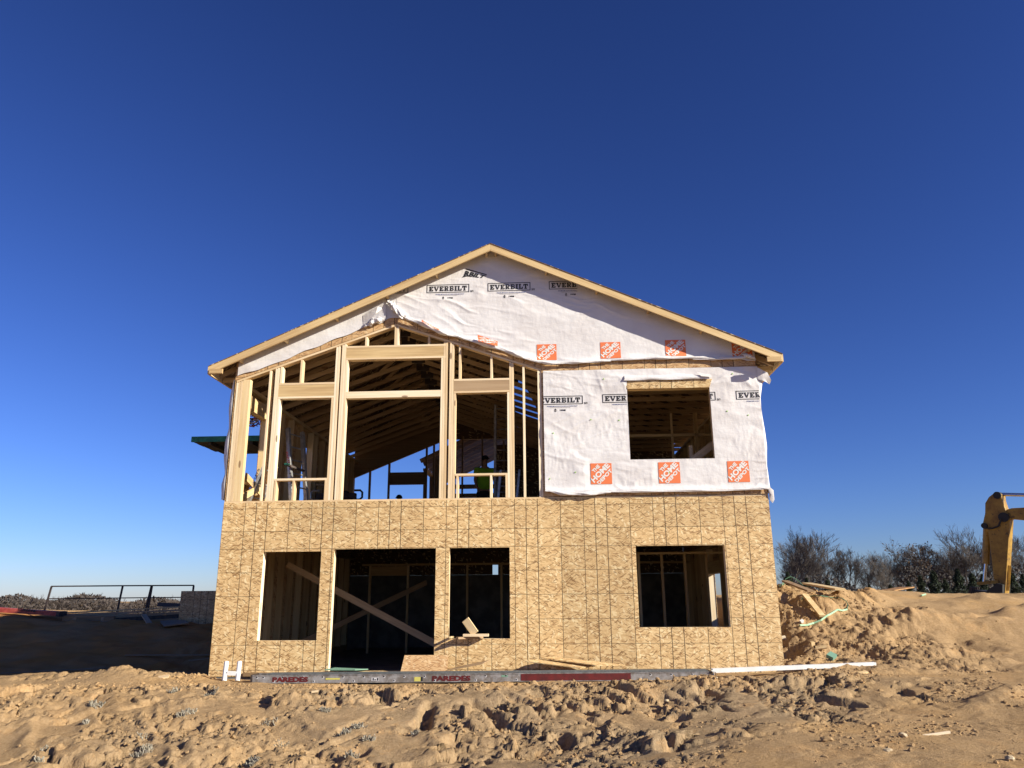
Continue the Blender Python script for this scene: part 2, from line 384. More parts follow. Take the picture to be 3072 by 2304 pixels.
def plates(x, y, sx, sy, s):
    x = x * sx; y = y * sy
    ix = np.floor(x); iy = np.floor(y); f1 = np.full(x.shape, 9.0); f2 = np.full(x.shape, 9.0); hh = np.zeros(x.shape)
    for dx in (-1, 0, 1):
        for dy in (-1, 0, 1):
            cx = ix + dx; cy_ = iy + dy
            ox = cx + 0.1 + 0.8 * _hash(cx, cy_, s) - x; oy = cy_ + 0.1 + 0.8 * _hash(cx, cy_, s + 5) - y
            d = np.hypot(ox, oy); q = _hash(cx, cy_, s + 9) - .5
            v = q + ox * (_hash(cx, cy_, s + 11) - .5) * 1.6 + oy * (_hash(cx, cy_, s + 13) - .5) * 1.6
            n_ = d < f1
            f2 = np.where(n_, f1, np.minimum(f2, d)); hh = np.where(n_, v, hh); f1 = np.where(n_, d, f1)
    return hh, f2 - f1
def ss(a, b, t):
    t = np.clip((t - a) / (b - a), 0, 1); return t * t * (3 - 2 * t)
def lerp(a, b, t): return a + (b - a) * t
def gauss(x, y, cx, cy_, rx, ry, ang=0):
    c, s_ = math.cos(ang), math.sin(ang); u = (x - cx) * c + (y - cy_) * s_; v = -(x - cx) * s_ + (y - cy_) * c
    return np.exp(-(u / rx) ** 2 - (v / ry) ** 2)

def base_height(x, y):
    crest = np.interp(x, [-6, -1, 1, 4.0, 5.2, 6.5, 8.2, 9.2, 10.5, 12, 16], [-.10, -.09, -.15, -.145, -.095, -.06, -.03, .03, .04, .04, .12])
    low = np.interp(x, [-8, 2.0, 4.0, 5.5, 7.0, 8.2, 10, 14, 20], [-.85, -.80, -.72, -.58, -.38, -.24, -.20, -.16, -.05])
    wid = np.interp(x, [-8, 3.5, 6, 8, 10, 12], [4.0, 3.5, 2.5, 2.0, 2.2, 5.0])
    t = np.clip((-1.45 - y) / wid, 0, 1)
    bank = crest + (low - crest) * (0.55 * (t * t * (3 - 2 * t)) + 0.45 * t)
    pad = np.interp(x, [-6, 0, 1, 4.3, 6.5, 9, 10], [-.12, -.10, -.13, -.12, -.10, -.06, .0])
    z = np.where(y < -1.45, bank, lerp(crest, pad, ss(-1.45, -0.95, y)))
    # right of the house: rises to a plateau
    rx = ss(9.6, 11.0, x)
    right = 0.03 + 1.10 * ss(-1.5, 7.5, y + 0.12 * (12 - x).clip(-6, 2))
    lowr = np.interp(y, [-20, -6.5, -1.5], [-.35, -.20, .03])
    right = np.where(y < -1.5, lowr, right) + 0.0
    z = np.where(y > -1.0, lerp(z, right, rx), lerp(z, np.maximum(z, right), ss(10.5, 13.5, x)))
    z = z + ss(-0.5, 2, y) * 0.42 * gauss(x, y, 11.25, 4.6, 1.5, 2.1) + 0.12 * gauss(x, y, 13.2, 6.0, 1.3, 1.4)
    z = z + 0.13 * gauss(x, y, 14.6, 7.6, 1.0, 0.7)
    # left of the house: dip then slope to a plateau
    lx = ss(0.4, -0.7, x)
    left = lerp(-0.10, -0.34, ss(0.2, 3.0, y))
    pl = np.interp(x, [-14, -11, -8, -5, -1], [.92, .80, .60, .50, .50])
    left = left + (pl + 0.34) * ss(3.3, 9.2, y + 0.25 * np.sin(x * 0.9))
    z = np.where(y > 0.2, lerp(z, left, lx), z)
    z = z + 0.19 * gauss(x, y, -1.25, -0.35, 0.75, 0.5) + 0.07 * gauss(x, y, -2.6, -0.1, 0.9, 0.4) + 0.05 * gauss(x, y, -0.2, -0.2, 0.4, 0.3) * (x < 0.2)
    # far ground
    fz = lerp(-4.6, -.6, ss(-10, 30, x)) ; z = lerp(z, lerp(.2, fz, ss(20, 90, y)), ss(13, 26, y))
    z = lerp(z, lerp(-0.3, fz, ss(20, 90, y)), ss(22, 90, np.abs(x - 5)))
    # keep clear under the building
    inside = ss(-0.02, 0.12, x) * ss(9.77, 9.62, x) * ss(-0.03, 0.12, y) * (y < 9.3)
    z = lerp(z, -0.35, inside)
    return z
MOUNDS = []          # (x, y, rx, ry, h, ang) filled below from the photograph
def ground(x, y):
    x = np.atleast_1d(np.asarray(x, float)); y = np.atleast_1d(np.asarray(y, float))
    z = base_height(x, y)
    inside = ss(-0.10, 0.02, x) * ss(9.86, 9.74, x) * ss(-0.12, 0.0, y) * (y < 9.3)
    near = ss(30, 12, np.abs(y)) * ss(40, 20, np.abs(x - 5))
    for (mx, my, rx, ry, h, an) in MOUNDS:
        g = gauss(x, y, mx, my, rx, ry, an)
        z = z + 2.0 * h * g * (1 + 0.5 * fbm(x * 3, y * 3, 3, 91))
    # bank mask: the broken face in front
    lo = np.interp(x, [-8, 5, 8, 10.5, 12], [-9, -8, -4.3, -2.6, -2.2])
    bank = ss(-1.1, -1.75, y) * ss(-1.1, 0.3, y - lo) * ss(12.5, 10.0, x)
    bank2 = ss(-0.9, -1.3, y) * ss(-1.2, 0.2, y - lo) * ss(12.6, 10.5, x)
    rough_r = ss(9.4, 9.9, x) * ss(15.5, 11.6, x) * ss(-1.6, 0.1, y) * ss(9.5, 7.0, y)
    left_r = ss(0.5, -0.6, x) * ss(-0.9, -0.3, y) * ss(2.2, 0.8, y)
    zone = fbm(x * 0.45 + 3, y * 0.7, 3, 40)
    det = 0.030 * fbm(x * 0.9, y * 0.9, 4, 3)
    # tooth grooves: down-left on the left side, down-right on the right side
    k = ss(4.2, 5.8, x)
    ul = (x * 0.62 - y * 0.78) ; vl = (x * 0.78 + y * 0.62)
    ur = (x * 0.80 + y * 0.60) ; vr = (-x * 0.60 + y * 0.80)
    wob = 0.25 * fbm(x * 1.1, y * 1.1, 3, 8)
    gl = 1 - np.abs(vnoise(ul * 0.30 + 5, vl * 2.1 + wob * 3, 12)) * 2
    gr = 1 - np.abs(vnoise(ur * 2.3 + wob * 3, vr * 0.42 + 2, 22)) * 2
    gl = gl + .5 * (1 - np.abs(vnoise(ul * 0.5 + 9, vl * 5.2 + wob * 4, 14)) * 2)
    groove = lerp(gl * 1.0, gr * .7, k)
    det = det + bank * (0.050 * groove * (0.7 + 0.5 * zone))
    # slabs with cracks: tilted plates, sharp edged
    wx = x + 0.16 * fbm(x * 2.2, y * 2.2, 3, 60); wy = y + 0.16 * fbm(x * 2.2, y * 2.2, 3, 70)
    slab = ss(-0.25, 0.15, fbm(x * 0.8 + 9, y * 1.1, 3, 55)) * bank
    h_, e_ = plates(wx, wy, 1.5, 2.1, 2); det = det + slab * (0.13 * h_ - 0.09 * ss(0.04, 0.0, e_))
    h_, e_ = plates(wx, wy, 3.6, 4.4, 5); det = det + slab * (0.045 * h_ - 0.05 * ss(0.05, 0.0, e_))
    lump = ss(0.0, 0.18, fbm(x * 1.1 - 4, y * 1.3, 3, 66))
    lumpm = np.clip(lump * bank2 * 0.95 + rough_r * 1.0 + left_r * 0.9 + 0.10 * bank2, 0, 1)
    h_, e_ = plates(wx, wy, 6.3, 7.4, 7); det = det + lumpm * (0.052 * h_ - 0.030 * ss(0.07, 0, e_))
    h_, e_ = plates(x + 0.03 * wob, y, 15, 17, 11); crumb = np.clip(lumpm * (0.5 + fbm(x * 3, y * 3, 2, 13)), 0, 1)
    det = det + crumb * (0.038 * h_)
    h_, e_ = plates(x, y, 30, 33, 15); det = det + np.clip(lumpm * (0.4 + fbm(x * 4, y * 4, 2, 19)), 0, 1) * 0.013 * h_
    ex = rough_r * 0.20 * fbm(x * 1.7, y * 1.7, 4, 31) + left_r * 0.04 * fbm(x * 2.3, y * 2.3, 4, 35) + ss(.3, -1, x) * ss(1.5, 3, y) * ss(13, 10, y) * (.10 * fbm(x * 1.3, y * 1.6, 4, 37) + .05 * fbm(x * 5, y * 5, 3, 39))
    # soft wind blown / tracked sand elsewhere
    soft = (1 - np.clip(bank2 + rough_r, 0, 1))
    det = det + soft * 0.022 * fbm(x * 2.6, y * 2.6, 4, 80) * near
    sl = ss(12, 16, x) * near
    det = det + sl * 0.06 * fbm(x * 0.9, y * 1.6, 4, 85)
    f1, f2, cid = worley(x * 7.0, y * 7.0, 21)
    pock = ss(0.1, 0.5, fbm(x * 0.7 + 2, y * 0.9, 3, 88))
    det = det + soft * near * pock * (0.03 * (0.5 - f1) * (cid > 0.5))
    # crevices
    for (cx, cyy, rx, ry, dp, an) in PITS:
        b_ = (np.abs(x - cx) < 1.2) & (np.abs(y - cyy) < 1.2)
        xx = x[b_]; yy = y[b_]
        det[b_] -= dp * ss(.15, .75, gauss(xx + 0.07 * fbm(xx * 5, yy * 5, 3, 4), yy, cx, cyy, rx * 1.25, ry * 1.25, an))
    z = z + (det * near + ex) * (1 - inside)
    z = np.where(inside > 0.5, -0.35, z)
    return z
PITS = []
def hit(px, py):
    """where the line of sight through a photo pixel meets the bare ground"""
    d = on_ray(px, py); ts = np.linspace(5, 80, 1500)
    X = CAM.x + d.x * ts; Y = CAM.y + d.y * ts; Z = CAM.z + d.z * ts
    g = base_height(X, Y); b = np.argmax(Z < g)
    if not (Z < g).any(): b = len(ts) - 1
    return float(X[b]), float(Y[b])
for px, py, rx, ry, h, an in [(2765, 1885, .85, .42, .19, .2), (2880, 1852, .35, .2, .08, 0), (3010, 1895, .7, .3, .12, 0), (3070, 1850, .5, .3, .14, 0),
                              (3040, 2100, .50, .20, .085, .3), (2975, 1990, .5, .16, .06, .1), (2700, 1852, .4, .25, .07, 0), (2960, 1800, .6, .4, .06, 0),
                              (2870, 1960, .5, .2, .05, 0), (2640, 1930, .5, .3, .05, 0), (620, 2260, .4, .3, .05, 0),
                              (2560, 1800, .45, .35, .14, 0), (2620, 1790, .3, .3, .09, 0), (2480, 1830, .3, .25, .12, 0), (2420, 1810, .25, .2, .10, 0)]:
    X, Y = hit(px, py); MOUNDS.append((X, Y, rx, ry, h, an))
for px, py, rx, ry, dp, an in [(1278, 2150, .085, .34, .20, 0.0), (1145, 2105, .10, .16, .10, .4), (1480, 2150, .07, .30, .11, .5), (1440, 2120, .06, .22, .10, .4),
                               (1570, 2125, .05, .40, .10, .75), (2030, 2160, .12, .12, .12, 0), (1690, 2230, .07, .22, .13, .3), (2022, 2240, .05, .22, .10, 0),
                               (1740, 2130, .05, .30, .09, .7), (1370, 2235, .12, .10, .09, .3), (830, 2240, .10, .20, .10, -.5), (560, 2185, .12, .2, .10, -.8),
                               (240, 2150, .10, .2, .09, -.8), (420, 2120, .08, .2, .08, -.8), (2140, 2100, .10, .15, .08, .6), (1080, 2260, .1, .1, .1, 0)]:
    X, Y = hit(px, py); PITS.append((X, Y, rx, ry, dp, an))
gr_ = random.Random(99)
for i in range(24):
    if i % 2: gx, gy, an = gr_.uniform(4.8, 9.6), gr_.uniform(-4.2, -1.9), gr_.uniform(.45, .95)
    else: gx, gy, an = gr_.uniform(-2.5, 4.6), gr_.uniform(-5.6, -2.0), -gr_.uniform(.35, .95)
    PITS.append((gx, gy, gr_.uniform(.035, .065), gr_.uniform(.14, .42), gr_.uniform(.05, .10), an))
def hit2(px, py):
    d = on_ray(px, py); ts = np.linspace(6, 60, 2200)
    X = CAM.x + d.x * ts; Y = CAM.y + d.y * ts; Z = CAM.z + d.z * ts; g = ground(X, Y); m_ = Z < g
    b = int(np.argmax(m_)) if m_.any() else len(ts) - 1
    return float(X[b]), float(Y[b])
def gz(x, y): return float(ground(np.array([x]), np.array([y]))[0])

def axis(knots):
    out = [knots[0][0]]
    for (a, b, st) in knots[1:]:
        n = max(1, int(round((b - a) / st))); out += list(np.linspace(a, b, n + 1)[1:])
    return np.array(out)
def spaced(edges):       # edges: list of (position, step up to next)
    out = []
    for i in range(len(edges) - 1):
        a, st = edges[i]; b = edges[i + 1][0]; n = max(1, int(math.ceil((b - a) / st)))
        out += list(np.linspace(a, b, n, endpoint=False))
    out.append(edges[-1][0]); return np.array(out)
xs = spaced([(-900, 90), (-90, 12), (-30, 2), (-14, .4), (-9, .12), (-3.2, .026), (13.2, .06), (18, .2), (30, 2), (60, 15), (900, 90)][:-1] + [(900, 1)])
ys = spaced([(-40, 3), (-14, 1), (-8.4, .1), (-6.6, .026), (-.6, .045), (3, .07), (9, .12), (16, .6), (40, 6), (120, 40), (1500, 1)])
X, Y = np.meshgrid(xs, ys); Z = ground(X, Y)
nx, ny = len(xs), len(ys)
me = bpy.data.meshes.new("ground")
co = np.stack([X, Y, Z], -1).reshape(-1, 3).astype(np.float32)
i = np.arange((ny - 1) * (nx - 1)); r = i // (nx - 1); c_ = i % (nx - 1); a0 = r * nx + c_
idx = np.stack([a0, a0 + 1, a0 + nx + 1, a0 + nx], -1).reshape(-1).astype(np.int32)
me.vertices.add(len(co)); me.vertices.foreach_set("co", co.reshape(-1))
me.loops.add(len(idx)); me.loops.foreach_set("vertex_index", idx)
me.polygons.add(len(i)); me.polygons.foreach_set("loop_start", (np.arange(len(i)) * 4).astype(np.int32)); me.polygons.foreach_set("loop_total", np.full(len(i), 4, np.int32))
me.update(); me.validate()
lo = np.interp(X, [-8, 5, 8, 10.5, 12], [-9, -8, -4.3, -2.6, -2.2])
clay = ss(-1.3, -2.0, Y) * ss(-1.1, 0.3, Y - lo) * ss(12.0, 9.5, X) * np.clip(0.75 + 0.9 * fbm(X * 0.6, Y * 0.8, 3, 99), 0, 1) * ss(-2.5, 3.0, X)
at2 = me.attributes.new("clay", 'FLOAT', 'POINT'); at2.data.foreach_set("value", clay.reshape(-1).astype(np.float32))
dirt_shade_tint = ss(1.5, -2.5, X) * ss(1.2, 3.4, Y) * ss(14, 10, Y) * np.clip(.8 + .5 * fbm(X, Y, 3, 7), 0, 1)
at2 = me.attributes.new('dirt_shade_tint', 'FLOAT', 'POINT'); at2.data.foreach_set('value', (dirt_shade_tint * 1.0).reshape(-1).astype(np.float32))
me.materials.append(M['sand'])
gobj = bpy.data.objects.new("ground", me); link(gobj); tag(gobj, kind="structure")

# loose clods: countless crumbs of soil, one object
def lumps(name, pts, sizes, mat, label=None, cat=None, kind=None, parent=None, smooth=False, flat=0.7):
    base = [(0, 0, 1), (.89, 0, .45), (.28, .85, .45), (-.72, .53, .45), (-.72, -.53, .45), (.28, -.85, .45), (.72, .53, -.45), (-.28, .85, -.45), (-.89, 0, -.45), (-.28, -.85, -.45), (.72, -.53, -.45), (0, 0, -1)]
    fc = [(0, 1, 2), (0, 2, 3), (0, 3, 4), (0, 4, 5), (0, 5, 1), (1, 6, 2), (2, 7, 3), (3, 8, 4), (4, 9, 5), (5, 10, 1), (2, 6, 7), (3, 7, 8), (4, 8, 9), (5, 9, 10), (1, 10, 6), (7, 6, 11), (8, 7, 11), (9, 8, 11), (10, 9, 11), (6, 10, 11)]
    m = MB()
    for p, s in zip(pts, sizes):
        a = rnd.random() * 6.28; sx = rnd.uniform(.7, 1.35); sy_ = rnd.uniform(.6, 1.1); ca, sa = math.cos(a), math.sin(a)
        vs = []
        for (x, y, z) in base:
            q = s * rnd.uniform(.72, 1.25); x, y, z = x * q * sx, y * q * sy_, z * q * flat
            vs.append((p[0] + x * ca - y * sa, p[1] + x * sa + y * ca, p[2] + z))
        m.add(vs, fc)
    return tag(m.build(name, mat, parent, smooth), label, cat, None, kind)
rs = np.random.RandomState(5)
def scatter(n, x0, x1, y0, y1, dens):
    X = rs.uniform(x0, x1, n * 6); Y = rs.uniform(y0, y1, n * 6); d = dens(X, Y); kk = rs.rand(len(X)) < d
    X = X[kk][:n]; Y = Y[kk][:n]; inside = (X > -.05) & (X < 9.8) & (Y > -.06) & (Y < 9.3); X = X[~inside]; Y = Y[~inside]
    return list(zip(X, Y, ground(X, Y)))
def dens1(X, Y): return np.clip(0.10 + 2.2 * fbm(X * 1.1 - 4, Y * 1.3, 3, 66), 0.02, 1)
pts = scatter(9000, -4, 12, -7, -0.9, dens1) + scatter(3600, 9.85, 13.5, -0.9, 7, dens1) + scatter(2600, -2.5, 11, -1.8, -0.95, lambda a, b: a * 0 + 1) + scatter(500, -3, 0, -0.9, 1, dens1) + scatter(700, 10, 20, -7, 6, dens1)
lumps("soil_clods", pts, [0.006 + 0.030 * rs.rand() ** 4 for _ in pts], M['sand'], kind="stuff")
pts = scatter(110, -4, 16, -7, -1.0, lambda a, b: a * 0 + 0.5) + scatter(60, 10, 18, -1, 5, lambda a, b: a * 0 + 0.5)
lumps("gravel", pts, [0.007 + 0.013 * rs.rand() ** 2 for _ in pts], M['stone'], kind="stuff")
# ------------------------------------------------------------------ the unfinished house
W = 9.75; DEP = 9.2; F0, F1 = 0.012, 0.152      # framing depth of the front wall
house = thing("unfinished_house", "two-storey wood-framed house under construction, bare strand board below and white house wrap under the gable", "house", (W / 2, DEP / 2, 0))
H = house
def rake(x, top=7.73, s=0.443): return top - s * abs(x - 4.875)          # roof deck surface
def vault(x): return 6.25 - 0.352 * abs(x - 3.05)                             # underside line of the big window wall
OPEN_LOW = [(0.80, 1.845, .49, 1.995), (2.075, 3.89, -.3, 2.03), (4.13, 5.19, .505, 2.03), (7.39, 8.92, .672, 2.03)]
OPEN_UP = [(7.37, 8.87, 3.545, 4.85)]
def rects(x0, x1, z0, z1, holes):
    """split a rectangle round its openings, without overlaps"""
    out = [(x0, x1, z0, z1)]
    for hx0, hx1, hz0, hz1 in holes:
        nxt = []
        for a, b, c, d in out:
            if hx1 <= a or hx0 >= b or hz1 <= c or hz0 >= d: nxt.append((a, b, c, d)); continue
            if a < hx0: nxt.append((a, hx0, c, d))
            if hx1 < b: nxt.append((hx1, b, c, d))
            l, r_ = max(a, hx0), min(b, hx1)
            if c < hz0: nxt.append((l, r_, c, hz0))
            if hz1 < d: nxt.append((l, r_, hz1, d))
        out = nxt
    return out
def sheets(x0, x1, z0, z1, holes, mat, y0, y1, first=0.0, z_or=None):
    s = first; g = 0.0016
    while s < x1 - .02:
        a, b = max(s, x0), min(s + 1.2192, x1)
        if b - a > .03:
            m = MB()
            for (p, q_, r_, t_) in rects(a + (g if a > x0 + .01 else 0), b - (g if b < x1 - .01 else 0), z0, z1, holes): m.box(p, q_, y0, y1, r_, t_)
            m.build("wall_sheathing", mat, H, origin=(s, y0, z0 if z_or is None else z_or))
        s += 1.2192
sheets(0, W, -.09, 2.348, OPEN_LOW, M['osb'], 0, .011, 0.0, 0.01)
sheets(0, W, 2.352, 2.872, [], M['osb'], 0, .011, 0.0, 2.352)
sheets(5.80, W, 2.905, 5.235, OPEN_UP, M['osb_gable'], 0, .011, 6.09 - 1.2192, 2.905)
beam("sole_strip", (0.62, -.02, -.055), (2.05, -.02, -.055), .035, .06, M['aged_shaded'], H)
MB().box(0, W, .013, .30, -.5, -.10).build("foundation_wall", M['concrete'], H)
# gable sheathing, in columns that follow the rake and the vault line
def low_line(x): return vault(x) + .003 if x < 5.80 else 5.240
xb = [0, 1.2, 2.2, 3.05, 3.65, 4.875, 5.80, 6.09, 7.31, 8.53, W]
for a, b in zip(xb[:-1], xb[1:]):
    a2, b2 = a + .0016, b - .0016
    poly = [(a2, low_line(a2)), (b2, low_line(b2 if b <= 5.8 else b2)), (b2, rake(b2) - .012), (a2, rake(a2) - .012)]
    if abs(b - 5.80) < .01: poly[1] = (b2, vault(b2) + .003)
    MB().prism(poly, 0, .011).build("gable_sheathing", M['osb_gable'], H, origin=(a, 0, 5.24))

def stud(x, z0, z1, y0=F0, dy=.14, wd=.038, mat=None, name="stud"):      # x = left edge
    return beam(name, (x + wd / 2, y0 + dy / 2, z0), (x + wd / 2, y0 + dy / 2, z1), wd, dy, mat or M['stud'], H, up=(0, 1, 0))
# --- lower front wall framing
for (a, b, z0, z1) in OPEN_LOW:
    lo_ = z0 if z0 > 0 else -.08
    stud(a - .042, lo_ if z0 > 0 else -.08, z1 + .0, name="jamb_stud"); stud(b + .003, lo_, z1, name="jamb_stud")
    stud(a - .084, -.08, 2.25); stud(b + .045, -.08, 2.25)
    beam("window_header", (a - .04, F0 + .07, z1 + .128), (b + .04, F0 + .07, z1 + .128), .14, .25, M['stud'], H)
    if z0 > 0: beam("rough_sill", (a, F0 + .07, z0 - .021), (b, F0 + .07, z0 - .021), .14, .038, M['stud'], H)
for x in (0.0, .40, 5.6, 6.05, 6.5, 6.95, 9.3, W - .04):
    stud(x, -.08, 2.25)
beam("top_plate", (0, F0 + .07, 2.29), (W, F0 + .07, 2.29), .14, .076, M['pine'], H)
beam("rim_board", (0.0, F0 + .02, 2.60), (W, F0 + .02, 2.60), .038, .48, M['pine'], H)
beam("sole_plate", (0, F0 + .07, 2.886), (5.84, F0 + .07, 2.886), .142, .032, M['stud'], H)
beam("sole_plate", (5.84, F0 + .08, 2.886), (W, F0 + .08, 2.886), .14, .03, M['stud'], H)
# --- the big framed window wall on the upper floor
Z2 = 2.902
def full(x, wd=.038): return stud(x, Z2, vault(x + wd / 2) - .042 - .008, wd=wd)
for x in (.03, .072, .114): full(x)
beam("corner_post", (.222, F0 + .06, Z2), (.222, F0 + .06, vault(.22) - .055), .135, .115, M['pine'], H, up=(0, 1, 0))
full(.652)
for x in (.765, .806): full(x)
stud(.848, Z2, 4.81, name="jamb_stud")
stud(1.868, Z2, 4.81, name="jamb_stud"); 
for x in (1.909, 1.951): full(x)
for x in (2.022, 2.063): full(x)
stud(2.105, Z2, 5.545, name="jamb_stud"); 
stud(3.925, Z2, 5.545, name="jamb_stud")
for x in (3.966, 4.008): full(x)
for x in (4.085, 4.126): full(x)
stud(4.150 + .018, Z2, 4.85, name="jamb_stud"); stud(5.165, Z2, 4.85, name="jamb_stud")
for x in (5.206, 5.247): full(x)
full(5.452)
for x in (5.73, 5.771): full(x)
def header(x0, x1, z0, z1, m='pine'):
    beam("window_header", (x0, F0 + .045, (z0 + z1) / 2), (x1, F0 + .045, (z0 + z1) / 2), .086, z1 - z0 - .078, M[m], H)
    beam("header_plate", (x0, F0 + .07, z1 - .019), (x1, F0 + .07, z1 - .019), .143, .036, M['stud'], H)
    beam("header_plate", (x0, F0 + .07, z0 + .019), (x1, F0 + .07, z0 + .019), .143, .036, M['stud'], H)
header(.846, 1.907, 4.812, 5.115); header(2.103, 4.006, 5.547, 5.820); header(4.166, 5.204, 4.854, 5.124, 'aged_shaded')
for i in range(3): beam("transom_beam", (2.146, F0 + .022 + .045 * i, 4.857), (3.923, F0 + .022 + .045 * i, 4.857), .042, .125 + .002 * i, M['stud'], H)
for x0, x1, z, kn in ((.888, 1.866, 3.305, (.90, 1.235, 1.83)), (4.208, 5.163, 3.345, (4.235, 4.845, 5.125))):
    beam("rough_sill", (x0 - .02 * 0, F0 + .07, z - .019), (x1, F0 + .07, z - .019), .141, .037, M['stud'], H)
    for kx in kn: stud(kx, Z2, z - .038, name="cripple_stud")
for x, z0 in ((1.238, 5.115), (2.46, 5.82), (3.02, 5.82), (3.062, 5.82), (3.662, 5.82), (4.258, 5.124), (4.852, 5.124), (.86, 5.115)):
    stud(x, z0, vault(x + .019) - .05, name="cripple_stud")
# sloped top plates
for (a, b) in ((.03, 3.049), (3.051, 5.80)):
    za, zb = vault(a), vault(b)
    beam("sloped_top_plate", (a, F0 + .07, za - .022), (b, F0 + .07, zb - .022), .145, .038, M['stud'], H)
# upper right front wall framing
for x in (5.86, 6.3, 6.75, 7.28, 7.322, 8.88, 8.922, 9.35, W - .05): stud(x, Z2, 5.16)
beam("window_header", (7.30, F0 + .07, 4.975), (8.96, F0 + .07, 4.975), .14, .24, M['pine'], H)
beam("rough_sill", (7.36, F0 + .07, 3.52), (8.88, F0 + .07, 3.52), .14, .038, M['pine'], H)
beam("top_plate", (5.86, F0 + .07, 5.20), (W, F0 + .07, 5.20), .14, .07, M['pine'], H)

# --- floor, side walls
MB().box(0.02, W - .02, .16, DEP, 2.86, 2.88).build("floor_deck", M['osb_shaded'], H)
MB().box(0.3, W - .3, .31, DEP, -.30, -.20).build("basement_slab", M['concrete'], H)
MB().box(0.013, W - .013, DEP, DEP + .25, -.4, 1.80).build("basement_wall", M['concrete'], H)
for i in range(16):                       # open web floor trusses, front to back
    x = .30 + i * .6096; m = MB()
    m.box(x - .045, x + .045, .16, DEP, 2.82, 2.858); m.box(x - .045, x + .045, .16, DEP, 2.44, 2.478)
    y = .3; up_ = True
    while y < DEP - .6:
        m.bar((x, y, 2.478 if up_ else 2.82), (x, y + .55, 2.82 if up_ else 2.478), .088, .036, up=(1, 0, 0)) if False else m.bar((x, y, 2.478 if up_ else 2.82), (x, y + .55, 2.82 if up_ else 2.478), .088, .036)
        y += .58; up_ = not up_
    m.build("floor_truss", M['aged_shaded'], H)
# left wall, lower and upper (outer sheathing with a window hole upstairs)
SIDE_L = [(.30, 1.42, 3.36, 4.72), (3.75, 4.5, 3.36, 4.72)]
def side_wall(x0, x1, z0, z1, holes, mat, name):
    y = 0.013
    while y < DEP:
        e = min(y + 1.2192, DEP); e2 = e + (.06 if e >= DEP else 0); m = MB()
        for a, b, c, d in rects(y + .001, e2 - .001, z0, z1, holes): m.box(x0, x1, a, b, c, d)
        if m.v: m.build(name, mat, H)
        y = e
side_wall(0, .011, -.09, 2.868, [], M['osb_gable'], "side_sheathing")
side_wall(0, .011, 2.872, 5.17, SIDE_L, M['osb_gable'], "side_sheathing")
SIDE_R = [(3.80, 5.08, -.09, 1.66)]
side_wall(W - .011, W, -.09, 2.868, SIDE_R, M['osb_gable'], "side_sheathing")
side_wall(W - .011, W, 2.872, 5.17, [], M['osb_gable'], "side_sheathing")
def sstud(xc, y, z0, z1, mat='pine'): beam("stud", (xc, y, z0), (xc, y, z1), .14, .038, M[mat], H, up=(0, 1, 0))
for k_ in range(15):
    y = .62 + k_ * .6096
    if y > DEP - .1: break
    sstud(.083, y, -.08, 2.24)
    if not (.30 < y < 1.42 or 3.75 < y < 4.5): sstud(.083, y, Z2, 5.10)
    if not 3.8 < y < 5.1: sstud(W - .083, y, -.08, 2.24)
    sstud(W - .083, y, Z2, 5.10)
for y in (.26, 1.45, 1.49, 3.72, 4.53): sstud(.083, y, Z2, 5.10)
for y in (3.76, 5.11): sstud(W - .083, y, -.08, 2.24, 'stud')
beam("window_header", (.083, .30, 4.865), (.083, 1.42, 4.865), .13, .28, M['pine'], H)
beam("rough_sill", (.083, .30, 3.34), (.083, 1.42, 3.34), .14, .038, M['stud'], H)
beam("door_header", (W - .083, 3.80, 1.80), (W - .083, 5.09, 1.80), .13, .27, M['pine'], H)
for z in (5.135,):
    beam("top_plate", (.083, .16, z), (.083, DEP, z), .142, .066, M['pine'], H); beam("top_plate", (W - .083, .16, z), (W - .083, DEP, z), .142, .066, M['pine'], H)
for z in (2.28,):
    beam("top_plate", (.083, .16, z), (.083, DEP, z), .142, .066, M['pine'], H); beam("top_plate", (W - .083, .16, z), (W - .083, DEP, z), .142, .066, M['pine'], H)
# loose braces nailed across the left window corner upstairs
beam("brace", (.19, .42, 3.42), (.19, 1.62, 3.12), .03, .14, M['pine'], H); beam("brace", (.22, .40, 3.05), (.22, 1.1, 3.30), .03, .12, M['pine'], H)
# lower floor partition with a door opening, seen in the dark
YP = 7.0
for x in (1.12, 2.13, 2.95, 3.7, 4.6, 5.2, 5.9): beam("partition_stud", (x, YP, -.2), (x, YP, 2.0), .05, .09, M['pine'], H, up=(0, 1, 0))
beam("partition_plate", (.9, YP, 2.02), (9.6, YP, 2.02), .10, .05, M['pine'], H)
beam("door_header", (1.145, YP, 1.86), (2.105, YP, 1.86), .08, .24, M['pine'], H)
for x in (7.645, 8.10, 8.55, 8.97): beam("partition_stud", (x, 2.0, -.2), (x, 2.0, 1.98), .045, .09, M['pine'], H, up=(0, 1, 0))
beam("partition_plate", (7.0, 2.0, 2.0), (9.6, 2.0, 2.0), .10, .04, M['pine'], H)
beam("diagonal_brace", (.55, 2.05, 1.86), (3.75, 2.05, .24), .038, .13, M['truss'], H)
beam("diagonal_brace", (.85, 2.3, .33), (3.0, 4.6, 1.52), .038, .11, M['truss'], H)
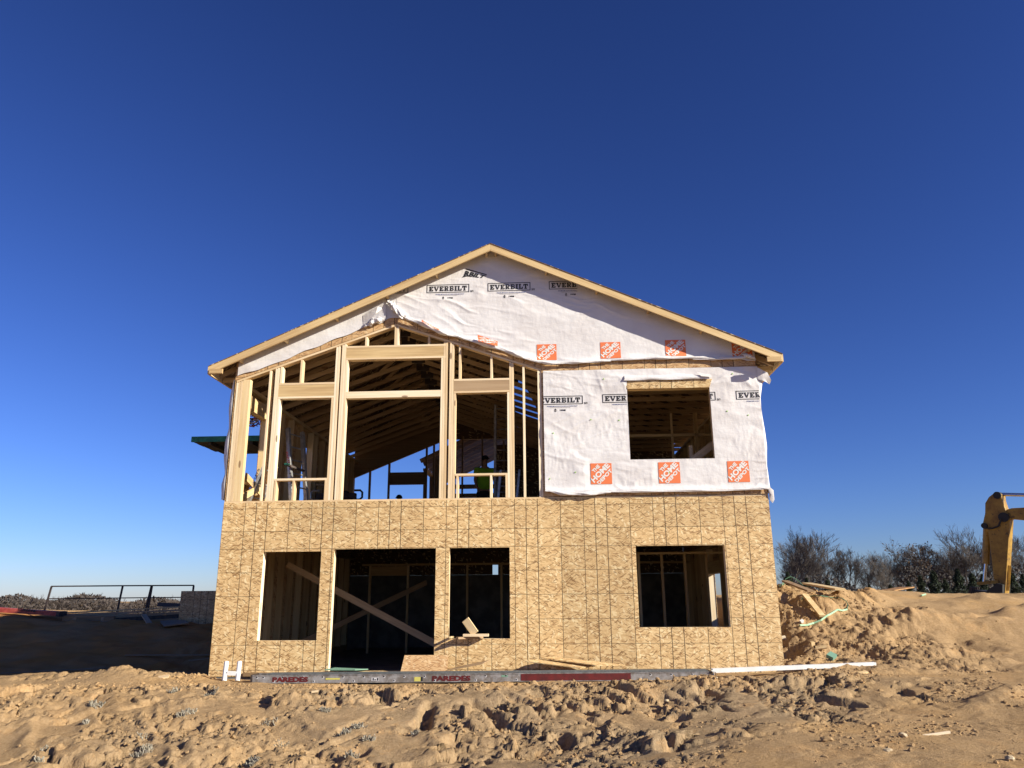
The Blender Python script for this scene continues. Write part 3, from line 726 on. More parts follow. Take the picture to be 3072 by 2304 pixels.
# upper floor partition behind the right window
for x in (7.55, 8.66, 9.17, 9.21): beam("partition_stud", (x, 3.2, Z2), (x, 3.2, 5.12), .038, .09, M['pine'], H, up=(0, 1, 0))
beam("partition_plate", (6.4, 3.2, 4.62), (9.6, 3.2, 4.62), .09, .06, M['pine'], H)
beam("partition_plate", (9.25, 3.2, 4.32), (9.6, 3.2, 4.32), .09, .06, M['pine'], H)
beam("diagonal_brace", (8.25, .55, 3.38), (9.15, .55, 4.02), .038, .13, M['stud'], H)
beam("partition_stud", (8.62, .9, Z2), (8.62, .9, 3.95), .06, .09, M['stud'], H, up=(0, 1, 0))

# --- rear gable wall of the upper floor, open framing against the sky
YR = DEP - .07
def RX(x, y=9.0): return x
for x in (.50, 1.08, 2.21, 2.43): beam("rear_stud", (x, YR, Z2), (x, YR, 4.66 + .407 * x), .055, .09, M['aged_shaded'], H, up=(0, 1, 0))
beam("window_header", (1.10, YR, 4.63), (2.19, YR, 4.63), .09, .37, M['aged_shaded'], H)
for x in (2.62, 3.3, 3.9, 4.55): beam("rear_stud", (x, YR, Z2), (x, YR, 5.9), .05, .09, M['aged_shaded'], H, up=(0, 1, 0))
beam("rear_post", (2.60, YR - .05, Z2), (2.60, YR - .05, 5.2), .24, .12, M['aged_shaded'], H, up=(0, 1, 0))
m = MB(); m.prism([(.012, 4.66), (2.9, 5.84), (2.9, rake(2.9) - .004), (.012, rake(.012) - .004)], YR - .05, YR + .05); m.build("rear_plate", M['aged_shaded'], H)
for i, z in enumerate((3.25, 3.55, 3.85, 4.15, 4.42)): beam("rear_girt", (2.7, YR + .08, z - .05), (5.2, YR + .08, z - .05), .03, .13, M['aged_shaded'], H)
MB().box(4.25, W - .15, DEP - .02, DEP, Z2, 5.62).build("rear_sheathing", M['osb_shaded'], H)
MB().prism([(2.902, 5.80), (4.85, 5.80), (4.85, rake(4.85) - .004), (2.902, rake(2.902) - .004)], YR - .04, YR + .04).build("rear_sheathing", M['osb_shaded'], H)
MB().prism([(6.2, 5.63), (9.7, 5.63), (6.2, rake(6.2) - .02)], YR - .04, YR + .04).build("rear_sheathing", M['osb_shaded'], H)

# --- roof trusses
def truss_mesh():
    m = MB()
    def b(x0, z0, x1, z1, h=.09, t=.038): m.bar((x0, 0, z0), (x1, 0, z1), t, h)
    top = lambda x: rake(x) - .022 - .05
    b(-.38, top(-.38), 4.875, top(4.875)); b(4.875, top(4.875), 10.13, top(10.13))
    b(.02, vault(.02) + .05, 3.05, vault(3.05) + .05); b(3.05, vault(3.05) + .05, 5.9, vault(5.9) + .05); b(5.9, 5.29, 9.73, 5.29)
    for x0, x1 in ((2.2, 3.05), (4.0, 4.875)):
        lo0 = vault(x0) + .08; m.bar((x0, 0, lo0), (x1, 0, top(x1) - .03), .036, .07)
        m.bar((x1, 0, vault(x1) + .08), (x1, 0, top(x1) - .03), .034, .07)
    for x0, x1 in ((6.2, 5.2), (6.2, 7.3), (8.2, 7.3)): m.bar((x0, 0, 5.32), (x1, 0, top(x1) - .03), .036, .07)
    m.cur = 1                                           # toothed metal plates at the joints
    m.box(2.90, 3.20, -.022, .022, 6.22, 6.42); m.box(4.72, 5.03, -.022, .022, 7.35, 7.53); m.box(5.8, 6.05, -.022, .022, 5.24, 5.36)
    return m.mesh("roof_truss", [M['truss'], M['steel']])
tm = truss_mesh()
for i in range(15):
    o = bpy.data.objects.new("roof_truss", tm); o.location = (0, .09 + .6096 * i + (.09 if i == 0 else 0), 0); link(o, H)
# rear wing roof, trusses and an unseen right-slope deck added to block sun
def wing_mesh():
    m = MB(); tp = lambda x: 6.60 - .47 * abs(x - 4.875)
    for a, b in ((1.95, 4.875), (4.875, 8.6)): m.bar((a, 0, tp(a)), (b, 0, tp(b)), .04, .13)
    m.bar((4.6, 0, 4.95), (8.4, 0, 4.95), .04, .09)
    for a, b in ((4.875, 4.875), (5.9, 6.8), (6.8, 6.8)): m.bar((a, 0, 4.98), (b, 0, tp(b) - .05), .04, .08)
    return m.mesh("roof_truss", M['aged_shaded'])
wm = wing_mesh()
for i in range(9):
    o = bpy.data.objects.new("roof_truss", wm); o.location = (0, 9.55 + .6096 * i, 0); link(o, H)
for x in (2.15, 8.4): 
    for y in (9.3, 10.5, 11.7, 12.9, 14.1): beam("rear_post", (x, y, .4), (x, y, 4.95), .09, .14, M['aged_shaded'], H, up=(0, 1, 0))
    beam("top_plate", (x, 9.3, 4.92), (x, 14.9, 4.92), .14, .08, M['aged_shaded'], H)
for x0, x1, z0_ in ((.014, 4.20, 1.802), (4.202, 4.36, 2.12), (4.362, W - .02, 1.802)): MB().box(x0, x1, DEP + .01, DEP + .05, z0_, 2.86).build("rim_sheathing", M['osb_shaded'], H)
MB().prism([(4.876, 6.68), (8.6, 6.68 - .47 * 3.724), (8.6, 6.695 - .47 * 3.724), (4.876, 6.695)], 9.32, 14.9).build("roof_deck", M['osb_shaded'], H)  # unseen deck, added to keep sun off the wing trusses
# --- roof deck, rakes, eaves
YF = -.25
def deck(sgn, y0, y1):
    m = MB(); xe = 4.875 + sgn * 5.295
    a = (4.875 + sgn * .001, rake(4.875)); b = (xe, rake(xe))
    p = [a, b, (b[0], b[1] + .013), (a[0], a[1] + .013)]
    if sgn > 0: p = p
    else: p = p[::-1]
    return m.prism(p, y0, y1)
y = YF - .03
while y < DEP:
    e = min(y + 1.2192 * (1 if y > YF else .9), DEP + .1)
    deck(-1, y + .001, e - .001).build("roof_deck", M['osb_shaded'], H)
    if False:                # sheets still missing high on the right slope
        m = MB()
        for xa, xb2 in ((4.876, 5.35), (5.62, 10.11)):
            m.prism([(xa, rake(xa)), (xb2, rake(xb2)), (xb2, rake(xb2) + .013), (xa, rake(xa) + .013)], y + .001, e - .001)
        m.build("roof_deck", M['osb_shaded'], H)
    else: deck(1, y + .001, e - .001).build("roof_deck", M['osb_shaded'], H)
    y = e
for sgn in (-1, 1):
    xe = 4.875 + sgn * 5.30
    m = MB(); a = (4.875 + sgn * .0008, rake(4.875) - .002); b = (xe, rake(xe) - .002); h = .140
    p = [(a[0], a[1] - h), (b[0], b[1] - h), b, a]
    if sgn < 0: p = p[::-1]
    # local X along the board so that the grain runs along it
    d = Vector((b[0] - a[0], 0, b[1] - a[1])).normalized(); L = (Vector((b[0], 0, b[1])) - Vector((a[0], 0, a[1]))).length
    if sgn > 0: org = Vector((a[0], YF, a[1]))
    else: org = Vector((b[0], YF, b[1])); d = -d
    nrm = Vector((-d.z, 0, d.x)); yv = Vector((0, 1, 0))
    Mx = Matrix(((d.x, 0, nrm.x, org.x), (0, 1, 0, org.y), (d.z, 0, nrm.z, org.z), (0, 0, 0, 1)))
    Mi = Mx.inverted(); mm = MB().prism(p, YF - .019, YF + .019); mm.v = [tuple(Mi @ Vector(v)) for v in mm.v]
    o = bpy.data.objects.new("rake_board", mm.mesh("rake_board", M['pine'])); o.matrix_basis = Mx; link(o, H)
    xw = [4.875 + sgn * t for t in (.09, 1.05, 2.0, 2.95, 3.9, 4.75)]
    for x in xw:
        beam("lookout", (x, YF + .02, rake(x) - .075), (x, 0, rake(x) - .075), .038, .088, M['pine'], H)
    beam("fascia_board", (xe - sgn * .025, YF + .02, rake(xe) - .08), (xe - sgn * .025, DEP, rake(xe) - .08), .038, .14, M['pine'], H)
    for k_ in range(4): beam("soffit_block", (xe - sgn * .30, -.30 + .62 * k_, rake(xe) - .10), (xe - sgn * .05, -.30 + .62 * k_, rake(xe) - .10), .038, .088, M['pine'], H)
# low shaded side wing wall on the left
for i, (a, b) in enumerate(((-4.93, -3.9), (-3.9, -2.68), (-2.68, -1.46), (-1.46, -.02))):
    MB().box(a + .002, b - .002, 9.05, 9.062, .35, 1.41).build("wing_sheathing", M['osb'], H, origin=(a, 9.05, .35))
beam("top_plate", (-4.93, 9.12, 1.38), (-.02, 9.12, 1.38), .12, .05, M['pine'], H)

# --- house wrap
MARKS = [(3.62, 4.50, 6.83, 7.02), (4.80, 5.67, 6.83, 7.02), (5.98, 6.6, 6.83, 7.03), (5.8, 6.6, 4.52, 4.75), (6.9, 7.4, 4.54, 4.77), (8.85, 9.02, 4.6, 4.78), (9.33, 9.76, 4.55, 4.78), (4.3, 4.79, 7.12, 7.34),
         (5.73, 6.096, 5.44, 5.754), (6.914, 7.289, 5.447, 5.768), (8.117, 8.491, 5.455, 5.781), (6.653, 7.030, 3.112, 3.487), (7.859, 8.237, 3.110, 3.488), (9.076, 9.452, 3.113, 3.489)]
def wob(x, z):
    x = np.asarray(x, float); z = np.asarray(z, float)
    w_ = .35 * fbm(x * .9, z * .9, 3, 300)
    def crease(ang, along, across, sd, p=3.2):
        c_, s__ = math.cos(ang), math.sin(ang); u = x * c_ + z * s__; v = -x * s__ + z * c_ + w_ * .5
        return (1 - np.abs(vnoise(u * along, v * across, sd))) ** p * ss(-.3, .35, fbm(x * .8, z * 1.2, 2, sd + 3))
    a = fbm(x * .9, z * 1.6, 3, 301) * .010 + crease(-.42, .55, 4.5, 311) * .018 + crease(-.15, .8, 7.0, 331) * .012 + crease(.55, .9, 5.0, 351) * .010 * ss(5.6, 5.0, z) + crease(-1.2, 1.0, 6.0, 371) * .011 * ss(5.4, 4.9, z) + fbm(x * 5 + z * 2, z * 8, 2, 320) * .003
    row = fbm(x * 16, z * 5.5, 2, 5) * .006 * ss(5.2, 4.4, z) * ss(-.2, .3, fbm(x * .7, z * 2.5, 2, 77))
    mk = np.zeros(x.shape)                     # the wrap is pulled flatter where it was nailed round the printed marks
    for (q0, q1, q2, q3) in MARKS:
        d_ = np.hypot(np.maximum(np.maximum(q0 - x, x - q1), 0), np.maximum(np.maximum(q2 - z, z - q3), 0)); mk = np.maximum(mk, ss(.13, .0, d_))
    a = a * (1 - .93 * mk); row = row * (1 - mk)
    return .014 + np.abs(a) + row.clip(-.001, 1) + .002
def grid_wrap(name, xs_, zlo, zhi, nz_, off=lambda x, z: 0, holes=()):
    m = MB(); xs_ = np.array(xs_); nX = len(xs_); V = []
    for j in range(nz_ + 1):
        t = j / nz_
        for x in xs_: z = zlo(x) * (1 - t) + zhi(x) * t; V.append((x, z))
    V = np.array(V); yy = -wob(V[:, 0], V[:, 1]) - np.array([off(x, z) for x, z in V])
    fs = []
    for j in range(nz_):
        for i_ in range(nX - 1):
            a = j * nX + i_; cx = (V[a, 0] + V[a + 1, 0]) / 2; cz = (V[a, 1] + V[a + nX, 1]) / 2
            if any(h[0] < cx < h[1] and h[2] < cz < h[3] for h in holes): continue
            fs.append((a, a + 1, a + nX + 1, a + nX))
    m.add([(V[i_, 0], yy[i_], V[i_, 1]) for i_ in range(len(V))], fs)
    return m.build(name, M['wrap'], H, smooth=True)
LOWX = [3.04, 3.168, 3.45, 3.943, 4.29, 4.602, 4.994, 5.45, 5.80, 6.083, 6.429, 7.0, 7.868, 8.983, 9.40, 9.60, 9.72]
LOWZ = [6.50, 6.40, 6.25, 5.965, 5.925, 5.80, 5.70, 5.52, 5.41, 5.372, 5.385, 5.40, 5.428, 5.420, 5.38, 5.33, 5.33]
def glo(x): return float(np.interp(x, LOWX, LOWZ)) - .012 * math.sin(x * 9) * (x > 5)
def gup(x): return max(rake(x) - .016, glo(x) + .01)
def off_g(x, z): return .05 * math.exp(-((z - glo(x)) / .07) ** 2) * (0.6 + .4 * math.sin(x * 7)) + .004
wrapg = grid_wrap("house_wrap", np.concatenate([np.arange(3.04, 9.74, .019), [9.74]]), glo, gup, 95, off_g)
# left strip under the rake, then the shaded middle piece behind it
LX = [.05, .078, .729, 1.296, 1.884, 2.441, 2.70, 2.84]; LZ = [5.26, 5.275, 5.48, 5.72, 5.95, 6.175, 6.275, 6.33]
def llo(x): return float(np.interp(x, LX, LZ)) + .012 * math.sin(x * 11)
grid_wrap("house_wrap", np.arange(.05, 2.86, .035), llo, lambda x: max(rake(x) - .016, llo(x) + .01), 14, lambda x, z: .004 + (.05 * max(0, (x - 2.45) / .4)))
grid_wrap("house_wrap", np.arange(2.62, 3.16, .035), lambda x: vault(x) + .13 + .02 * math.sin(x * 20), lambda x: rake(x) - .016, 16, lambda x, z: .0)
# upper right panel
hx = [7.37, 8.87]; hz = [3.545, 5.0]
xs1 = np.concatenate([np.linspace(5.835, 7.37, 84), np.linspace(7.37, 8.87, 80)[1:], np.linspace(8.87, 9.765, 50)[1:]])
BX = [5.83, 5.91, 6.29, 6.56, 6.96, 7.68, 8.3, 9.0, 9.63, 9.76]; BZ = [2.998, 2.986, 2.93, 2.94, 2.967, 2.961, 2.985, 2.977, 3.0, 2.97]
rows = np.concatenate([np.linspace(0, 1, 1)]);
def right_panel():
    zz = np.concatenate([np.linspace(2.96, 3.545, 34), np.linspace(3.545, 5.0, 78)[1:], np.linspace(5.0, 5.235, 14)[1:]])
    V = []
    for z in zz:
        for x in xs1:
            zb = float(np.interp(x, BX, BZ)) ; z2 = z + (zb - 2.96) * max(0, 1 - (z - 2.96) / .3); V.append((x, z2))
    V = np.array(V); nX = len(xs1)
    bulge = .045 * np.exp(-((V[:, 1] - 2.99) / .05) ** 2) * (.5 + .5 * np.abs(np.sin(V[:, 0] * 3.1)))
    yy = -wob(V[:, 0], V[:, 1]) - .002 - bulge
    fs = []
    for j in range(len(zz) - 1):
        for i_ in range(nX - 1):
            cx = (xs1[i_] + xs1[i_ + 1]) / 2; cz = (zz[j] + zz[j + 1]) / 2
            if 7.37 < cx < 8.87 and 3.545 < cz < 5.0: continue
            a = j * nX + i_; fs.append((a, a + 1, a + nX + 1, a + nX))
    MB().add([(V[i_, 0], yy[i_], V[i_, 1]) for i_ in range(len(V))], fs).build("house_wrap", M['wrap'], H, smooth=True)
right_panel()
wrapr = [c for c in house.children if c.name.startswith("house_wrap")][-1] if False else None
# exposed board over the upper window, slanted ends, with the cut flap of wrap folded up over it
MB().prism([(7.372, 4.853), (8.868, 4.853), (8.925, 5.012), (7.318, 5.003)], -.034, -.0165).build("window_trim_board", M['osb'], H, origin=(7.37, -.035, 4.7))
m = MB(); ns = 40
vs = []
for i_ in range(ns + 1):
    x = 7.33 + (8.90 - 7.33) * i_ / ns; t = .012 * math.sin(x * 9)
    vs += [(x - .02, -.05 - .02 * abs(math.sin(x * 4)), 5.005), (x, -.078 - t, 5.03), (x, -.06, 5.075 + .008 * math.sin(x * 13)), (x, -.022, 5.115 + .012 * math.sin(x * 7))]
fs = [(4 * i_ + k_, 4 * i_ + 4 + k_, 4 * i_ + 5 + k_, 4 * i_ + 1 + k_) for i_ in range(ns) for k_ in range(3)]
m.add(vs, fs); m.add([(8.66, -.06, 5.14), (8.90, -.08, 5.075), (8.92, -.09, 5.03), (8.72, -.10, 5.05)], [(0, 1, 2, 3)])
m.build("folded_wrap_flap", M['wrap'], H, smooth=True)
# wrap turned round the corners
def corner_wrap(x_sgn, x0, pts_, seed, depth=.8):
    m = MB(); nz_ = 40; vs = []; z0_, z1_ = 2.93, 5.2
    for j in range(nz_ + 1):
        z = z0_ + (z1_ - z0_) * j / nz_; b = np.interp(z, [p[0] for p in pts_], [p[1] for p in pts_])
        vs += [(x0, -.018, z), (x0 + x_sgn * b, -.008 + .01 * math.sin(z * 9), z), (x0 + x_sgn * b * .8, .10, z), (x0 + x_sgn * .012, .35, z), (x0 + x_sgn * .012, depth, z)]
    m.add(vs, [(5 * j + k_, 5 * j + k_ + 1, 5 * j + k_ + 6, 5 * j + k_ + 5) for j in range(nz_) for k_ in range(4)])
    return m.build("house_wrap", M['wrap'], H, smooth=True)
corner_wrap(1, 9.76, [(2.93, .06), (3.05, .03), (3.4, .012), (3.75, .05), (4.1, .03), (4.45, .012), (4.65, .015), (5.0, .09), (5.2, .05)], 1)
corner_wrap(-1, -.004, [(2.93, .05), (3.2, .07), (3.4, .02), (3.7, .08), (4.0, .07), (4.25, .03), (4.6, .06), (4.95, .055), (5.2, .02)], 2)
for (pl) in ([(9.74, -.05, 5.22), (9.93, -.06, 5.10), (9.99, -.04, 4.96), (9.97, .02, 4.90), (9.90, -.03, 4.93), (9.80, -.05, 4.97), (9.745, -.03, 4.99)], [(9.74, -.035, 3.06), (9.84, -.03, 2.96), (9.85, .0, 2.80), (9.82, .02, 2.74), (9.77, .0, 2.79), (9.755, -.02, 2.93)]):
    c0 = Vector((0, 0, 0))
    for p in pl: c0 += Vector(p)
    c0 /= len(pl); c0.y -= .03
    MB().add([tuple(c0)] + pl, [(0, i_ + 1, (i_ + 1) % len(pl) + 1) for i_ in range(len(pl))]).build("torn_wrap_flap", M['wrap'], H, smooth=True)
# loose rolled edge of the gable wrap
def roll(pts_, w0, seed, name="rolled_wrap_edge", amp=.02, seg=14):
    P0 = [Vector(p) for p in pts_]; n = 60; line = []
    L_ = [0.0]
    for a, b in zip(P0, P0[1:]): L_.append(L_[-1] + (b - a).length)
    for i_ in range(n + 1):
        t = L_[-1] * i_ / n; k_ = max(j for j in range(len(L_)) if L_[j] <= t + 1e-9); k_ = min(k_, len(P0) - 2)
        u = (t - L_[k_]) / (L_[k_ + 1] - L_[k_]); line.append(P0[k_].lerp(P0[k_ + 1], u))
    vs = []; rr = random.Random(seed)
    ph = rr.random() * 6
    for i_, p in enumerate(line):
        t = i_ / n; ww = w0 * (math.sin(math.pi * min(1, max(0, t * .96 + .02))) ** .45) * (1 + .25 * math.sin(t * 17 + ph))
        for q in range(seg):
            a = 2 * math.pi * q / seg; r_ = 1 + .28 * math.sin(3 * a + t * 19 + ph) + .12 * math.sin(7 * a + t * 40)
            vs.append((p.x + amp * .3 * math.sin(t * 60) , p.y - ww * .30 * math.cos(a) * r_ , p.z + ww * .5 * math.sin(a) * r_))
    fs = [(i_ * seg + q, i_ * seg + (q + 1) % seg, (i_ + 1) * seg + (q + 1) % seg, (i_ + 1) * seg + q) for i_ in range(n) for q in range(seg)]
    return MB().add(vs, fs).build(name, M['wrap'], H, smooth=True)
roll([(2.86, -.06, 6.70), (2.99, -.09, 6.57), (3.10, -.10, 6.46), (3.25, -.09, 6.36)], .15, 1)
roll([(2.92, -.12, 6.66), (3.03, -.13, 6.50), (3.12, -.12, 6.36), (3.20, -.11, 6.30)], .07, 2)
edge1 = roll([(3.22, -.08, 6.33), (3.55, -.09, 6.215), (3.89, -.10, 6.035), (4.28, -.06, 5.93)], .10, 3)
roll([(4.24, -.05, 5.935), (4.60, -.08, 5.815), (5.0, -.09, 5.69), (5.5, -.08, 5.49), (5.80, -.05, 5.385)], .09, 4)
roll([(5.60, -.05, 5.43), (6.0, -.07, 5.365), (6.5, -.06, 5.385), (7.1, -.05, 5.395)], .06, 5)
roll([(7.0, -.05, 5.405), (7.9, -.06, 5.43), (8.98, -.06, 5.415)], .05, 6)
roll([(8.6, -.05, 5.39), (9.2, -.06, 5.39), (9.62, -.06, 5.40), (9.74, -.08, 5.36)], .05, 7)
roll([(9.50, -.06, 5.46), (9.60, -.10, 5.42), (9.72, -.10, 5.37)], .07, 12)
roll([(2.44, -.05, 6.19), (2.66, -.08, 6.30), (2.83, -.08, 6.31)], .11, 8)
roll([(5.84, -.05, 3.02), (6.1, -.07, 2.955), (6.6, -.07, 2.94), (7.0, -.05, 2.965)], .07, 9)
roll([(6.9, -.05, 2.97), (8.0, -.06, 2.975), (9.0, -.06, 2.975), (9.74, -.05, 2.985)], .055, 10)
# crumpled tip of the left strip
m = MB(); m.add([(2.40, -.03, 6.42), (2.70, -.10, 6.57), (2.79, -.05, 6.55), (2.66, -.09, 6.42), (2.84, -.06, 6.31), (2.60, -.04, 6.22), (2.42, -.03, 6.20)], [(0, 6, 3), (0, 3, 1), (1, 3, 2), (3, 6, 5), (3, 5, 4)])
m.build("torn_wrap_flap", M['wrap'], H)

# --- printing on the wrap
G = {
 'E': (.84, [(.1, .36, 0, 1), (0, .1, 0, .18), (0, .1, .82, 1), (.36, .80, 0, .2), (.36, .80, .8, 1), (.36, .58, .41, .59), (.64, .80, .2, .34), (.64, .80, .66, .8), (.46, .58, .33, .67)], []),
 'V': (.98, [(-.04, .44, .86, 1), (.60, 1.0, .86, 1)], [[(.04, .86), (.40, 0), (.60, 0), (.32, .86)], [(.40, 0), (.60, 0), (.92, .86), (.74, .86)]]),
 'R': (.92, [(.1, .36, 0, 1), (0, .1, .82, 1), (0, .46, 0, .16), (.36, .62, .82, 1), (.36, .62, .42, .58)], [[(.60, .42), (.80, .54), (.80, .88), (.60, 1.0)], [(.40, .44), (.64, .44), (.90, 0), (.64, 0)]]),
 'B': (.88, [(.1, .36, 0, 1), (0, .1, .82, 1), (0, .1, 0, .18), (.36, .62, .82, 1), (.36, .62, .42, .58), (.36, .62, 0, .18)], [[(.60, .52), (.78, .60), (.78, .92), (.60, 1.0)], [(.60, 0), (.82, .10), (.82, .44), (.60, .52)]]),
 'I': (.50, [(.10, .38, 0, 1), (0, .48, 0, .17), (0, .48, .83, 1)], []),
 'L': (.82, [(.1, .36, 0, 1), (0, .46, .83, 1), (0, .1, 0, .2), (.36, .80, 0, .2), (.62, .80, .2, .44)], []),
 'T': (.88, [(.30, .56, 0, .8), (0, .86, .8, 1), (0, .16, .56, .8), (.70, .86, .56, .8), (.18, .68, 0, .16)], []),
}
def on_wrap(x, z, extra=.006): 
    o_ = off_g(x, z) if z > 5.3 else .002
    return -float(wob(x, z)) - o_ - extra
def quad_sub(m, quad, f, lift, n=2):
    lift += -.001
    """a printed patch bent onto the wrap; quad corners in (u, v)"""
    (a, b, c, d) = quad; vs = []
    for j in range(n + 1):
        for i_ in range(n + 1):
            s_, t_ = i_ / n, j / n
            u = (a[0] * (1 - s_) + b[0] * s_) * (1 - t_) + (d[0] * (1 - s_) + c[0] * s_) * t_
            v = (a[1] * (1 - s_) + b[1] * s_) * (1 - t_) + (d[1] * (1 - s_) + c[1] * s_) * t_
            x, z = f(u, v); vs.append((x, on_wrap(x, z, lift), z))
    m.add(vs, [(j * (n + 1) + i_, j * (n + 1) + i_ + 1, (j + 1) * (n + 1) + i_ + 1, (j + 1) * (n + 1) + i_) for j in range(n) for i_ in range(n)])
def R4(x0, x1, z0, z1): return [(x0, z0), (x1, z0), (x1, z1), (x0, z1)]
_tc = {}
def text2d(s_, bold=0.0):
    if (s_, bold) in _tc: return _tc[(s_, bold)]
    cu = bpy.data.curves.new("t", 'FONT'); cu.body = s_; cu.size = 1; cu.offset = bold; cu.resolution_u = 3
    o = bpy.data.objects.new("t", cu); COL.objects.link(o); bpy.context.view_layer.update()
    me_ = o.evaluated_get(bpy.context.evaluated_depsgraph_get()).to_mesh()
    v = [(p.co.x, p.co.y) for p in me_.vertices]; f = [tuple(p.vertices) for p in me_.polygons]
    bpy.data.objects.remove(o); bpy.data.curves.remove(cu)
    x0 = min(p[0] for p in v); x1 = max(p[0] for p in v); y0 = min(p[1] for p in v); y1 = max(p[1] for p in v)
    v = [((p[0] - x0) / (x1 - x0), (p[1] - y0) / (y1 - y0)) for p in v]
    _tc[(s_, bold)] = (v, f); return v, f
def brand_mark(parent, x0, x1, z0, z1, lo=0.0, hi=1.0, cut=None):
    """boxed slab lettering; letters whose place falls outside lo..hi are hidden by the cut of the sheet"""
    m = MB(); wd, hh = x1 - x0, z1 - z0; f = lambda u, v: (x0 + u * wd, z0 + v * hh)
    t = .06 * hh / wd * 1.35; tv = .075
    def clip(a, b): return max(a, lo), min(b, hi)
    def addr(a, b, c, d, n=2):
        a, b = clip(a, b)
        if b - a > .002: quad_sub(m, R4(a, b, c, d), f, .005, n)
    for c, d in ((0, tv), (1 - tv, 1)):
        for i_ in range(10): addr(i_ / 10, (i_ + 1) / 10, c, d, 2)
    addr(0, t, tv, 1 - tv); addr(1 - t, 1, tv, 1 - tv)
    word = "EVERBILT"; tot = sum(G[c_][0] for c_ in word) + .10 * 7; sc = .885 / tot; u = .058
    for c_ in word:
        wd_, rs_, qs_ = G[c_]
        for a, b, c, d in rs_: addr(u + a * sc, u + b * sc, .20 + c * .60, .20 + d * .60)
        for q_ in qs_:
            if lo <= u + q_[0][0] * sc and u + (q_[0][0] + .4) * sc <= hi + .02: quad_sub(m, [(u + p[0] * sc, .20 + p[1] * .60) for p in q_], f, .005)
        u += (wd_ + .10) * sc
    if hi >= 1: quad_sub(m, R4(1.025, 1.06, .0, .06), f, .005, 1); quad_sub(m, R4(1.037, 1.048, -.0, .16), f, .0065, 1); quad_sub(m, R4(1.025, 1.06, .16, .21), f, .005, 1); [quad_sub(m, R4(a, a + .010, .0, .19), f, .008, 1) for a in (1.066, 1.088)]; quad_sub(m, R4(1.066, 1.098, .14, .20), f, .0095, 1)
    m.build("printed_brand", M['black'], parent)
    m = MB(); v, fc = text2d("PREMIUM NON-WOVEN HOUSEWRAP", .012)
    a0, a1 = .215, .880
    keep = [q_ for q_ in fc if all(lo - .0 <= a0 + v[i_][0] * (a1 - a0) <= hi for i_ in q_)]
    vs = []
    for p in v:
        x, z = f(a0 + p[0] * (a1 - a0), -.285 + p[1] * .135); vs.append((x, on_wrap(x, z, .005), z))
    m.add(vs, keep); m.build("printed_tagline", M['navy'], parent)
    m = MB()
    if hi > .55:
        for i_ in range(6):
            a, b = clip(.28 + i_ * .0733, .28 + (i_ + 1) * .0733)
            if b > a: quad_sub(m, R4(a, b, -.385, -.365), f, .005, 1)
    if hi < .6 and lo == 0 and x0 < 9: hi = .45
    for a, b, c, d in ((.375, .415, -.60, -.56), (.37, .42, -.70, -.63), (.385, .405, -.56, -.50), (.37, .42, -.80, -.76), (.375, .415, -.86, -.83)):
        if lo <= a and b <= hi: quad_sub(m, R4(a, b, c, d), f, .005, 1)
    for a, b, c, d in ((.495, .505, -.78, -.58), (.52, .545, -.76, -.60), (.555, .57, -.78, -.58), (.58, .618, -.78, -.60)):
        if lo <= a and b <= hi: quad_sub(m, R4(a, b, c, d), f, .005, 1)
    if len(m.f) > 7: m.build("printed_approval_marks", M['black'], parent)
def store_logo(parent, x0, x1, z0, z1, squash=None):
    wd, hh = x1 - x0, z1 - z0
    f = (lambda u, v: (x0 + u * wd, z0 + v * hh)) if squash is None else squash
    m = MB(); n = 6
    for i_ in range(n):
        for j in range(n): quad_sub(m, R4(i_ / n, (i_ + 1) / n, j / n, (j + 1) / n), f, .006, 1)
    o = m.build("printed_store_logo", M['orange'], parent)
    m = MB(); r2 = math.sqrt(.5)
    for word, cs, ce, off, hgt in (("THE", .33, .67, .24, .17), ("HOME", .06, .96, -.085, .27), ("DEPOT", .18, .93, -.315, .18)):
        v, fc = text2d(word, .045)
        c0 = (cs + ce) / 2; half = (ce - cs) * .5 * 1.25
        vs = []
        for p in v:
            a = (p[0] - .5) * 2 * half; b = off + p[1] * hgt + .02
            u = .5 + (a * r2 - b * r2) ; vv = .5 + (a * r2 + b * r2); vs.append((u, vv))
        sh = (c0 - .5) * .4
        pts_ = []
        for (u, vv) in vs:
            u = min(1.0, max(0.0, u + sh * .3)); vv = min(1.0, max(0.0, vv - sh * .3)); x, z = f(u, vv); pts_.append((x, on_wrap(x, z, .0075), z))
        m.add(pts_, fc)
    m.build("printed_store_name", M['white_print'], o)
WR = [o for o in bpy.data.objects if o.name.startswith("house_wrap")]
gw = wrapg; rw = [o for o in WR if abs(sum(v.co.x for v in o.data.vertices) / len(o.data.vertices) - 7.9) < .5 and min(v.co.z for v in o.data.vertices) < 3.1][0]
brand_mark(gw, 3.622, 4.447, 6.848, 7.015); brand_mark(gw, 4.803, 5.624, 6.850, 7.019); brand_mark(gw, 5.980, 6.80, 6.857, 7.023, 0, .66)
brand_mark(rw, 5.72, 6.556, 4.588, 4.748, .14, 1.1); brand_mark(rw, 6.915, 7.75, 4.602, 4.762, 0, .54); brand_mark(rw, 8.14, 8.968, 4.608, 4.768, .89, 1.1); brand_mark(rw, 9.337, 10.17, 4.615, 4.779, 0, .50)
for a in ((5.73, 6.096, 5.44, 5.754), (6.914, 7.289, 5.447, 5.768), (8.117, 8.491, 5.455, 5.781), (9.335, 9.70, 5.41, 5.721)): store_logo(gw, *a)
for a in ((6.653, 7.030, 3.112, 3.487), (7.859, 8.237, 3.110, 3.488), (9.076, 9.452, 3.113, 3.489)): store_logo(rw, *a)
